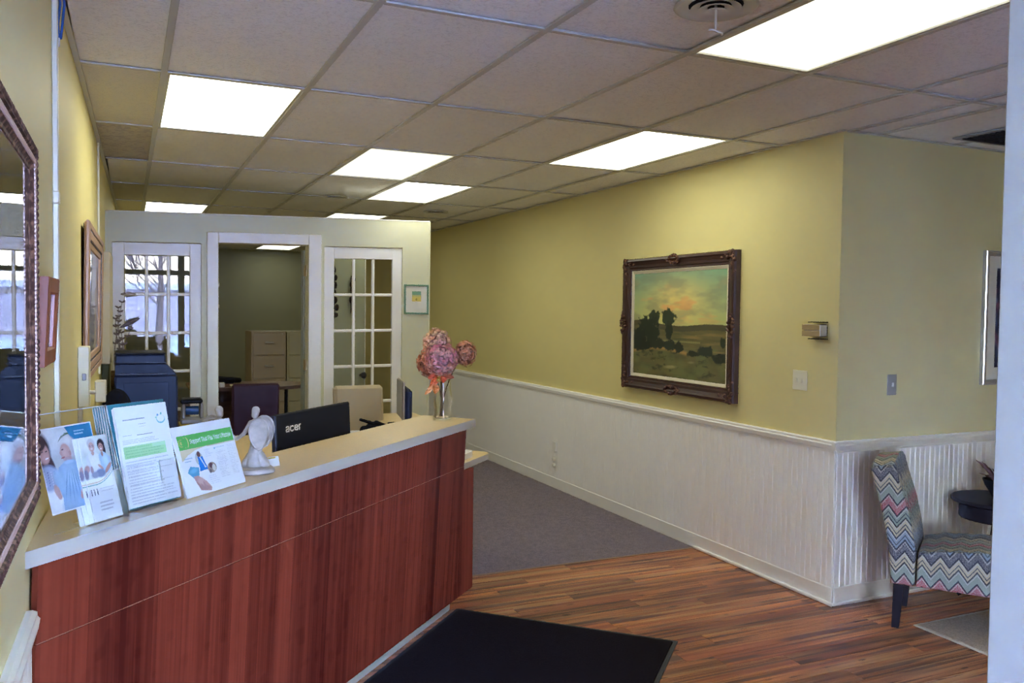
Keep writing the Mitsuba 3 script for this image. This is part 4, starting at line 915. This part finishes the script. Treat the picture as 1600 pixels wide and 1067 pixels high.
# ------------------------------------------------------------------ slipper chair
def f_chev(p, n, uv):
    per, amp, bh = .082, .055, .0575
    ph_ = uv.x / per; tri = dr.abs(ph_ - dr.floor(ph_) - .5) * 2
    t = (uv.y - .232 + amp * tri) / bh
    b = dr.floor(t); fr = t - b
    i = b - 7 * dr.floor(b / 7)
    red, teal, cream, black, blue = mi.Color3f(.27, .035, .040), mi.Color3f(.22, .25, .17), mi.Color3f(.44, .36, .21), mi.Color3f(.012, .010, .016), mi.Color3f(.22, .255, .27)
    c = dr.select(i < .5, red, dr.select(i < 1.5, teal, dr.select(i < 2.5, cream, dr.select(i < 3.5, black, dr.select(i < 4.5, blue, dr.select(i < 5.5, cream, teal))))))
    du = uv.x / .0068; dv = t * bh / .0068
    dot = smoothstep(.12, .0, dr.square(du - dr.floor(du) - .5) + dr.square(dv - dr.floor(dv) - .5) - .05)
    dots = dr.select((i < .5) | ((i > 2.5) & (i < 3.5)) | ((i > .5) & (i < 1.5)), mi.Float(1), mi.Float(0))
    c = mix(c, mi.Color3f(.46, .43, .36), dot * dots * dr.select((i > .5) & (i < 1.5), mi.Float(.35), mi.Float(.8)))
    line = dr.select(fr < .17, mi.Float(1), mi.Float(0)); c = mix(c, mi.Color3f(.010, .010, .014), line * .96)
    line2 = dr.select((fr > .80) & (fr < .93), mi.Float(1), mi.Float(0)); c = mix(c, mi.Color3f(.44, .41, .33), line2 * .9)
    mid = dr.select((fr > .43) & (fr < .56), mi.Float(1), mi.Float(0)) * dr.select(i > 1.5, mi.Float(1), mi.Float(0)) * dr.select((i > 2.5) & (i < 3.5), mi.Float(0), mi.Float(1)); c = mix(c, mi.Color3f(.035, .045, .045), mid * .9)
    return c
B('m_chevron', proc(f_chev), .75, .2)
CF, CL, CO = np.array([.570, -.822, 0]), np.array([.822, .570, 0]), np.array([3.603, 3.088, 0])
def CH(m): return place(m, CO, CF, -CL, EZ)
def upholstered(prof, l0, l1, bev=.010, crown=None):
    """a profile in (f, z) drawn out along l, with uv in metres: sides (f, z), the rest by its steepness"""
    pr = np.array(prof, float); n = len(pr)
    d = np.roll(pr, -1, 0) - np.roll(pr, 1, 0); nr = np.stack([d[:, 1], -d[:, 0]], 1); nr /= np.linalg.norm(nr, axis=1, keepdims=True)
    area = .5 * np.sum(pr[:, 0] * np.roll(pr[:, 1], -1) - np.roll(pr[:, 0], -1) * pr[:, 1])
    if area < 0: nr = -nr
    ls = [l0, l0 + bev * .3, l0 + bev] + list(np.linspace(l0 + bev, l1 - bev, 11)[1:-1]) + [l1 - bev, l1 - bev * .3, l1]
    ins = [bev, bev * .3, 0] + [0] * 9 + [0, bev * .3, bev]
    V, UV, F = [], [], []
    rings = []
    for l, i_ in zip(ls, ins):
        q = pr - nr * i_
        if crown is not None: q = q + crown(pr, (l - l0) / (l1 - l0))
        rings.append(np.column_stack([q[:, 0], np.full(n, l), q[:, 1]]))
    for a in range(len(rings) - 1):
        for i in range(n):
            j = (i + 1) % n
            quad = [rings[a][i], rings[a + 1][i], rings[a + 1][j], rings[a][j]]
            dz = abs(pr[j, 1] - pr[i, 1]); df = abs(pr[j, 0] - pr[i, 0])
            uvq = [(x[1], x[2]) for x in quad] if dz > df else [(x[0], x[1] + .06) for x in quad]
            if a in (0, 1) or a >= len(rings) - 3: uvq = [(x[0], x[2]) for x in quad]
            o = len(V); V += quad; UV += uvq; F += [[o, o + 1, o + 2], [o, o + 2, o + 3]]
    tri = trimesh.creation.triangulate_polygon(Polygon(pr), engine='earcut')
    for end, ring in ((0, rings[0]), (1, rings[-1])):
        o = len(V); V += list(ring); UV += [(x[0], x[2]) for x in ring]
        idx = {i: i for i in range(n)}
        tv, tf_ = tri
        from scipy.spatial import cKDTree
        mp = cKDTree(pr).query(tv)[1]
        for t_ in tf_: F.append([o + mp[t_[0]], o + mp[t_[1]], o + mp[t_[2]]])
    V = np.array(V); m = trimesh.Trimesh(np.column_stack([V[:, 0], -V[:, 1], V[:, 2]]), np.array(F), process=False)
    return CH(m), np.array(UV)
k = thing('slipper_chair', 'armless upholstered chair with a red, teal and black zigzag pattern', 'chair')
LW = .455
def curve(a, b, c, n=8):
    t = np.linspace(0, 1, n)[:, None]; return list(map(tuple, (1 - t) ** 2 * np.array(a) + 2 * t * (1 - t) * np.array(b) + t ** 2 * np.array(c)))
back_prof = [(-.024, .232), (.092, .232), (.092, .40)] + curve((.088, .44), (.060, .62), (.026, .700), 6) + [(.004, .770), (-.012, .832)] + [(-.020, .845), (-.124, .826), (-.134, .812)] + curve((-.122, .77), (-.055, .55), (-.034, .38), 7)
m, uvc = upholstered(back_prof, 0, LW, .012, lambda pr, t: np.stack([0 * pr[:, 0], np.clip((pr[:, 1] - .6) / .22, 0, 1) * .038 * math.sin(math.pi * min(max(t, 0), 1)) ** .8], 1))
add('backrest', m, 'm_chevron', k, uv=uvc)
seat_prof = [(.096, .232), (.60, .236), (.61, .25), (.612, .40), (.60, .432), (.55, .447), (.40, .452), (.20, .432), (.10, .405)]
m, uvc = upholstered(seat_prof, .002, LW - .002, .014)
add('seat', m, 'm_chevron', k, uv=uvc)
def legm(f, l, lean=0.):
    v = [[f + sx * r + (lean if z < .1 else 0), -(l + sy * r), z] for z, r in ((.001, .017), (.2315, .025)) for sx in (-1, 1) for sy in (-1, 1)]
    return CH(trimesh.convex.convex_hull(np.array(v)))
for f_, l_, le in ((.016, .03, -.012), (.016, LW - .045, -.012), (.56, .03, .0), (.56, LW - .04, .0)): add('leg', legm(f_, l_, le), 'm_legwood', k)
# round side table with a dark arrangement
k = thing('side_table', 'small round dark side table beside the patterned chair', 'table')
tx, ty = 4.505, 3.175
add('table_top', lathe([(0, .560), (.235, .560), (.243, .566), (.243, .578), (.237, .585), (0, .585)], 40, (tx, ty, 0)), 'm_legwood', k, smooth=40)
add('apron', lathe([(.195, .47), (.20, .475), (.20, .5595), (.185, .5595), (.185, .475)], 36, (tx, ty, 0)), 'm_legwood', k, smooth=40)
add('column', lathe([(.0, .06), (.045, .06), (.05, .12), (.03, .20), (.04, .34), (.028, .44), (.05, .4695), (0, .4695)], 20, (tx, ty, 0)), 'm_legwood', k, smooth=40)
for i in range(3):
    a = i * 2.094 + .4; d = np.array([math.cos(a), math.sin(a), 0]); add('foot', tube([np.array([tx, ty, .10]) + d * .03, np.array([tx, ty, .09]) + d * .12, np.array([tx, ty, .02]) + d * .20], [.022, .02, .014]), 'm_legwood', k, smooth=True)
k = thing('planter_bowl', 'dark bowl on the round side table', 'bowl')
bx_, by_ = 4.535, 3.18
add('bowl', lathe([(0, .5855), (.045, .5855), (.05, .60), (.085, .655), (.10, .69), (.094, .69), (.075, .655), (.04, .61), (0, .605)], 28, (bx_, by_, 0)), 'm_black', k, smooth=40)
k = thing('dried_arrangement', 'dark dried leaves standing in the bowl on the side table', 'plant')
for i in range(26):
    a = RNG.uniform(0, 6.28); r_ = RNG.uniform(.03, .13); h_ = RNG.uniform(.01, .13)
    m, C = leaf_mesh((bx_ + .02 * math.cos(a), by_ + .02 * math.sin(a), .66), (bx_ + r_ * math.cos(a), by_ + r_ * math.sin(a), .68 + h_), .035, (.055, .022, .016) if i % 4 else (.20, .13, .05), .02, i)
    add('leaf', m, 'm_leaf', k, color=C)

# ------------------------------------------------------------------ staff side: monitors, chairs, desks
k = thing('monitor', 'black desktop monitor seen from behind, just over the counter', 'monitor')
MO = Leaned((.594, 3.690, .785), 45.6, 3.0)
add('back_shell', MO.box(0, .615, -.022, -.002, 0, .370, .006), 'm_black', k)
add('screen', MO.box(.008, .607, -.0235, -.022, .008, .362), 'm_black_gloss', k)
add('side_bezel', MO.box(-.004, 0, -.023, -.004, .003, .367, .001), 'm_navy_dark', k)
add('rear_bulge', MO.box(.12, .50, -.002, .018, .03, .16, .006), 'm_black', k)
tm = meshkit.text_mesh('acer', .030, .0008, True); w_ = np.ptp(np.array(tm.vertices)[:, 0]); tm.apply_scale([.117 / w_, 1.12, 1]); tm.apply_translation([.068, .287, -.0018])
add('logo', MO.flat(tm), 'm_white', k, label='white lettering: acer')
add('neck', place(box(.28, .34, .0, .03, -.046, .12), MO.o, MO.e, MO.back, EZ), 'm_black', k)
add('stand_foot', place(box(.20, .42, -.05, .13, 0, .012, .003), (MO.o[0], MO.o[1], .7405), MO.e, MO.back, EZ), 'm_black', k)
# centre desk
k = thing('office_desk', 'cream-topped desk behind the angel figurine', 'desk')
add('desk_top', box(.58, 1.06, 4.75, 6.0, .705, .74, .003), 'm_laminate', k); add('end_panel', box(.60, .63, 4.8, 5.95, 0, .7045), 'm_laminate', k); add('end_panel', box(1.01, 1.04, 4.8, 5.95, 0, .7045), 'm_laminate', k)
k = thing('corner_desk', 'cream corner desk in front of the right glazed door', 'desk')
add('desk_top', extrude(sbox(1.30, 5.42, 2.04, 5.98).union(rounded(1.80, 2.22, 5.95, 6.88, .03)), .705, .74), 'm_laminate', k)
add('end_panel', box(1.32, 1.35, 5.46, 5.94, 0, .7045), 'm_laminate', k); add('end_panel', box(1.98, 2.01, 5.46, 6.84, 0, .7045), 'm_laminate', k)
k = thing('monitor', 'slim dark monitor seen edge-on at the right of the beige chair', 'monitor')
m2 = np.array([1.80, 6.00, 0]); 
def M2(m): return place(m, (1.868, 6.10, .74), np.array([-.19, -.982, 0]), np.array([.982, -.19, 0]), EZ)
add('screen_frame', M2(box(-.24, .16, 0, .020, .06, .345, .006)), 'm_silver', k); add('screen', M2(box(-.23, .15, -.002, 0, .07, .335)), 'm_grey', k)
add('back_shell', M2(box(-.15, .150, .0205, .075, .05, .29, .02)), 'm_navy', k)
add('stand_foot', M2(box(-.13, .13, -.08, .12, .0005, .014, .004)), 'm_black', k); add('neck', M2(box(-.03, .03, .02, .045, .0145, .10)), 'm_black', k)
k = thing('task_chair', 'beige upholstered chair back in front of the right glazed door', 'chair')
def bev_back(w, d, h): return box(-w / 2, w / 2, -d / 2, d / 2, 0, h, .025)
bb = box(1.455, 1.845, 6.42, 6.50, .56, 1.015, .022)
v = np.array(bb.vertices); v[:, 0] += np.where(v[:, 2] > .8, 0, 0); v[:, 1] += (v[:, 2] - .56) * .12
add('backrest', trimesh.Trimesh(v, bb.faces, process=False), 'm_beige', k); add('seat', box(1.44, 1.80, 6.02, 6.44, .44, .53, .025), 'm_beige', k)
for x in (1.48, 1.76):
    for y_ in (6.06, 6.40): add('leg', cyl((x, y_, 0.002), (x, y_, .44), .016, 10), 'm_legwood', k)
single('dark_bundle', bones([((1.50, 5.74, .775), .030, (1.62, 5.70, .770), .026), ((1.54, 5.74, .79), .03, (1.60, 5.72, .80), .028), ((1.56, 5.72, .82), .012, (1.48, 5.76, .845), .010), ((1.58, 5.72, .82), .02, (1.64, 5.70, .795), .018)], .01, 6),
       'm_black_matte', 'small black lumpy object on the corner desk in front of the beige chair', 'object', smooth=True)
single('paper_stack', box(1.36, 1.54, 5.60, 5.84, .7405, .760, .001), 'm_paper', 'white papers on the corner desk left of the small black object', 'papers')
# printer and credenza along the left wall
k = thing('credenza', 'brown wooden credenza under the printer, left of the doorway', 'cabinet')
add('cabinet_top', box(-.13, .56, 5.75, 6.93, .712, .74, .003), 'm_darkwood', k); add('carcass', box(-.12, .55, 5.77, 6.92, .06, .7115), 'm_darkwood', k); add('plinth', box(-.10, .53, 5.80, 6.90, 0.003, .0595), 'm_black', k)
k = thing('printer', 'navy blue office printer standing on the credenza', 'printer')
add('body', box(-.075, .305, 5.98, 6.42, .7405, 1.165, .012), 'm_navy', k)
v = [[x, y_, z] for x, z in ((-.07, 1.1655), (.30, 1.1655), (.235, 1.235), (-.07, 1.235)) for y_ in (6.0, 6.40)]
add('upper_body', trimesh.convex.convex_hull(np.array(v)), 'm_navy', k)
add('scanner_lid', box(-.07, .232, 5.99, 6.40, 1.2355, 1.30, .010), 'm_navy', k); add('lid_top', box(-.072, .234, 5.985, 6.402, 1.3005, 1.312, .003), 'm_black', k)
add('front_door', box(-.02, .25, 5.972, 5.980, .80, 1.12, .003), 'm_navy', k); add('seam', box(-.07, .235, 5.984, 5.990, 1.246, 1.252), 'm_navy_dark', k)
add('output_tray', box(-.06, .24, 5.975, 6.0, 1.17, 1.178), 'm_navy_dark', k)
k = thing('desktop_device', 'small grey and black desktop machine on a yellow pad, right of the printer', 'office machine')
dx0, dy0 = .355, 6.50
add('base', box(dx0, dx0 + .17, dy0, dy0 + .18, .7655, .80, .006), 'm_grey', k)
for q in (.005, .13): add('upright', box(dx0 + q, dx0 + q + .025, dy0 + .05, dy0 + .15, .8005, .91, .006), 'm_grey', k)
add('handle', box(dx0 - .005, dx0 + .150, dy0 + .03, dy0 + .17, .9105, .945, .012), 'm_black', k)
add('blue_drum', cyl((dx0 + .035, dy0 + .1, .855), (dx0 + .125, dy0 + .1, .855), .032, 16), 'm_blue', k, smooth=40)
single('yellow_pad', box(dx0 - .01, dx0 + .185, dy0 - .01, dy0 + .19, .7405, .765, .002), 'm_yellow', 'yellow pad under the small desktop machine', 'pad')
k = thing('office_chair', 'black office chair behind the left end of the counter, in front of the printer', 'chair')
add('backrest', ell((-.055, 5.45, .98), (.085, .05, .15), 3), 'm_black_matte', k, smooth=True); add('seat', box(-.12, .18, 5.02, 5.38, .44, .52, .03), 'm_black_matte', k)
add('spine', tube([(-.04, 5.46, .90), (-.03, 5.48, .62), (.0, 5.36, .46)], .02), 'm_black', k, smooth=True)
add('column', cyl((.03, 5.2, .08), (.03, 5.2, .44), .025, 12), 'm_black', k, smooth=40)
for i in range(5):
    a = i * 2 * math.pi / 5; add('base_arm', tube([(.03, 5.2, .09), (.03 + .14 * math.cos(a), 5.2 + .14 * math.sin(a), .075), (.03 + .20 * math.cos(a), 5.2 + .20 * math.sin(a), .03)], .018), 'm_black', k, smooth=True)
# basket and dried branches in the corner
single('file_box', box(-.125, .03, 6.52, 6.88, .7405, 1.0, .004), 'm_black', 'black box on the credenza behind the printer', 'box')
k = thing('woven_basket', 'brown woven vase on the black box in the corner by the left glazed door', 'basket')
vb = (-.055, 6.70, 1.0005)
add('vase', lathe([(0, 0), (.045, 0), (.062, .03), (.066, .08), (.055, .13), (.048, .15), (.042, .15), (.048, .12), (0, .02)], 24, vb), 'm_basket', k, smooth=50)
k = thing('dried_branches', 'grey feathery dried branches rising from the woven vase', 'branches')
for i, (a, b, h) in enumerate([(.0, .02, .50), (.03, -.05, .62), (.085, -.02, .48), (-.02, -.03, .58), (.01, .0, .40)]):
    t = np.linspace(0, 1, 10)[:, None]
    pts = np.array([vb[0], vb[1], 1.02]) + t * np.array([a, b, h]) + np.array([.02, 0, 0]) * np.sin(t * 5 + i)
    add('branch', tube(pts, np.linspace(.005, .002, 10), 6), 'm_twig', k, smooth=True)
    pl = []
    for q in range(5, 10):
        for sg in (-1, 1): pl.append(ell(pts[q] + np.array([.010 * sg, 0, .008]), (.013, .004, .007), 1, rot2((0, 1, 0), -.6 * sg)))
    labels[add('plume', join(pl), 'm_twig', k, smooth=True)] = {'kind': 'stuff'}
m, C = leaf_mesh((-.045, 6.68, 1.46), (.085, 6.66, 1.53), .030, (.12, .11, .13), .03, 3); add('leaf', m, 'm_leaf', k, color=C)
m, C = leaf_mesh((-.04, 6.68, 1.70), (.06, 6.66, 1.705), .03, (.30, .27, .26), .02, 4); add('leaf', m, 'm_leaf', k, color=C)

# ------------------------------------------------------------------ office beyond the doorway
def cabinet(x0, y0, mt, label):
    k = thing('filing_cabinet', label, 'filing cabinet')
    wd, ht = .452, 1.30
    add('body', box(x0, x0 + wd, y0, y0 + .62, .004, ht, .004), mt, k)
    for i in range(4):
        z0_ = .05 + i * .312
        d = add('drawer', box(x0 + .022, x0 + wd - .022, y0 - .016, y0 - .0005, z0_, z0_ + .296, .004), mt, k)
        add('handle', join(box(x0 + .17, x0 + .29, y0 - .045, y0 - .035, z0_ + .155, z0_ + .180, .004), box(x0 + .172, x0 + .184, y0 - .036, y0 - .0165, z0_ + .160, z0_ + .175), box(x0 + .276, x0 + .288, y0 - .036, y0 - .0165, z0_ + .160, z0_ + .175)), 'm_steel', d)
        add('label_frame', box(x0 + .19, x0 + .27, y0 - .020, y0 - .0165, z0_ + .215, z0_ + .25, .001), mt, d)
    add('lock', cyl((x0 + .40, y0 - .022, ht - .03), (x0 + .40, y0 - .0005, ht - .03), .010, 12), 'm_steel', k)
cabinet(1.50, 11.6, 'm_cabinet', 'tan four-drawer filing cabinet in the office beyond the doorway, the left one')
cabinet(1.965, 11.6, 'm_cabinet_pale', 'pale four-drawer filing cabinet at the right, partly hidden by the door jamb')
k = thing('office_table', 'dark wood table with a rounded end in the office beyond the doorway', 'table')
add('table_top', extrude(sbox(.55, 8.55, 1.34, 9.25).union(Polygon([(1.34 + .36 * math.cos(a), 8.90 + .35 * math.sin(a)) for a in np.linspace(-math.pi / 2, math.pi / 2, 24)])), .805, .838), 'm_darkwood', k)
add('pedestal', box(.62, .70, 8.62, 9.18, .003, .8045), 'm_darkwood', k); add('leg', cyl((1.50, 8.90, .003), (1.50, 8.90, .8045), .018, 12), 'm_black', k)
add('modesty_panel', box(.70, 1.30, 9.10, 9.13, .25, .8045), 'm_darkwood', k)
k = thing('guest_chair', 'dark maroon chair in front of the office table, seen from behind', 'chair')
cb = box(.885, 1.315, 8.20, 8.26, .40, .905, .018); v = np.array(cb.vertices); v[:, 1] -= (v[:, 2] - .40) * .10
add('backrest', trimesh.Trimesh(v, cb.faces, process=False), 'm_maroon', k); add('seat', box(.885, 1.315, 8.27, 8.70, .42, .49, .02), 'm_maroon', k)
for x in (.90, 1.29):
    for y_ in (8.24, 8.66): add('leg', cyl((x, y_, .003), (x, y_, .42), .014, 10), 'm_legwood', k)
single('dark_bag', bones([((.76, 8.98, .875), .035, (.98, 9.02, .872), .033), ((.80, 9.02, .885), .035, (1.05, 9.05, .868), .026)], .02, 8), 'm_black_matte', 'soft black bag lying on the office table', 'bag', smooth=True)
single('desk_box', box(.812, .862, 8.57, 8.62, .8385, .885, .004), 'm_plastic_white', 'tiny white box at the left end of the office table', 'box')
single('table_papers', box(.93, 1.20, 8.60, 8.80, .8385, .848, .001), 'm_linen', 'flat sheaf of cream papers on the office table behind the maroon chair', 'papers')
# wall hangings on the far side of the right glazed door (on the open leaf)
for i, (a, z, l) in enumerate(((.34, 1.95, .42), (.24, 1.52, .36), (.54, 1.88, .30))):
    k = thing('wall_hanging', ['long dark hanging ornament seen through the right glazed door, the upper left one', 'dark hanging ornament seen through the right glazed door, the lower left one', 'dark hanging ornament seen through the middle panes of the right glazed door'][i], 'ornament')
    g = np.random.default_rng(i + 3)
    add('cord', leaf(cyl((a, -.006, z - l), (a, -.006, z + .03), .003, 8)), 'm_black', k)
    for q in range(7): add('pendant', leaf(ell((a + g.uniform(-.02, .02), -.018, z - l * q / 6.5), (g.uniform(.018, .034), .010, g.uniform(.022, .035)), 1)), 'm_legwood', k, smooth=True)

# ------------------------------------------------------------------ outside the shop windows (seen mirrored in the glazed door)
struct('ground', 'grey car park outside the shop windows', 'ground')
scene['ground'] = mikit.ply(box(-150, 150, -250, -1.76, -.3, -.15), 'm_asphalt')
k = thing('far_building', 'long low pale building across the car park', 'building')
add('wall', box(-22, 26, -46, -40, -.15, 2.6), 'm_brick', k); add('roof', box(-22.3, 26.3, -46.3, -39.7, 2.6, 3.0), 'm_roof', k)
for i, (x, y_) in enumerate(((-4, -17), (1.2, -24), (8, -20), (4.0, -12.5), (14, -18))):
    k = thing('bare_tree', ['bare tree outside, leftmost of five', 'bare tree outside, second from the left', 'bare tree outside, tallest beyond the car park', 'bare tree outside, nearest the windows', 'bare tree outside, rightmost of five'][i], 'tree')
    g = np.random.default_rng(i); h = g.uniform(5, 7)
    add('trunk', tube([(x, y_, -.15), (x + .1, y_, h * .4), (x + .05, y_ + .1, h)], [.16, .11, .03], 8), 'm_bark', k, smooth=True)
    br = []
    for q in range(26):
        z_ = h * g.uniform(.25, .95); a = g.uniform(0, 6.28); L = (h - z_) * .5 + .5
        p0 = np.array([x + .07, y_ + .05, z_]); p1 = p0 + np.array([math.cos(a) * L * .5, math.sin(a) * L * .5, L * .4]); p2 = p0 + np.array([math.cos(a + .2) * L, math.sin(a + .2) * L, L * 1.1])
        br.append(tube([p0, p1, p2], [.035, .022, .008], 5))
        for s_ in range(3):
            b = a + g.uniform(-1, 1); p3 = p1 + np.array([math.cos(b) * L * .5, math.sin(b) * L * .5, L * .5]); br.append(tube([p1, (p1 + p3) / 2 + [0, 0, .05], p3], [.016, .011, .005], 4))
    add('branches', join(br), 'm_bark', k, smooth=True); labels[k + '__branches'] = {'kind': 'stuff'}
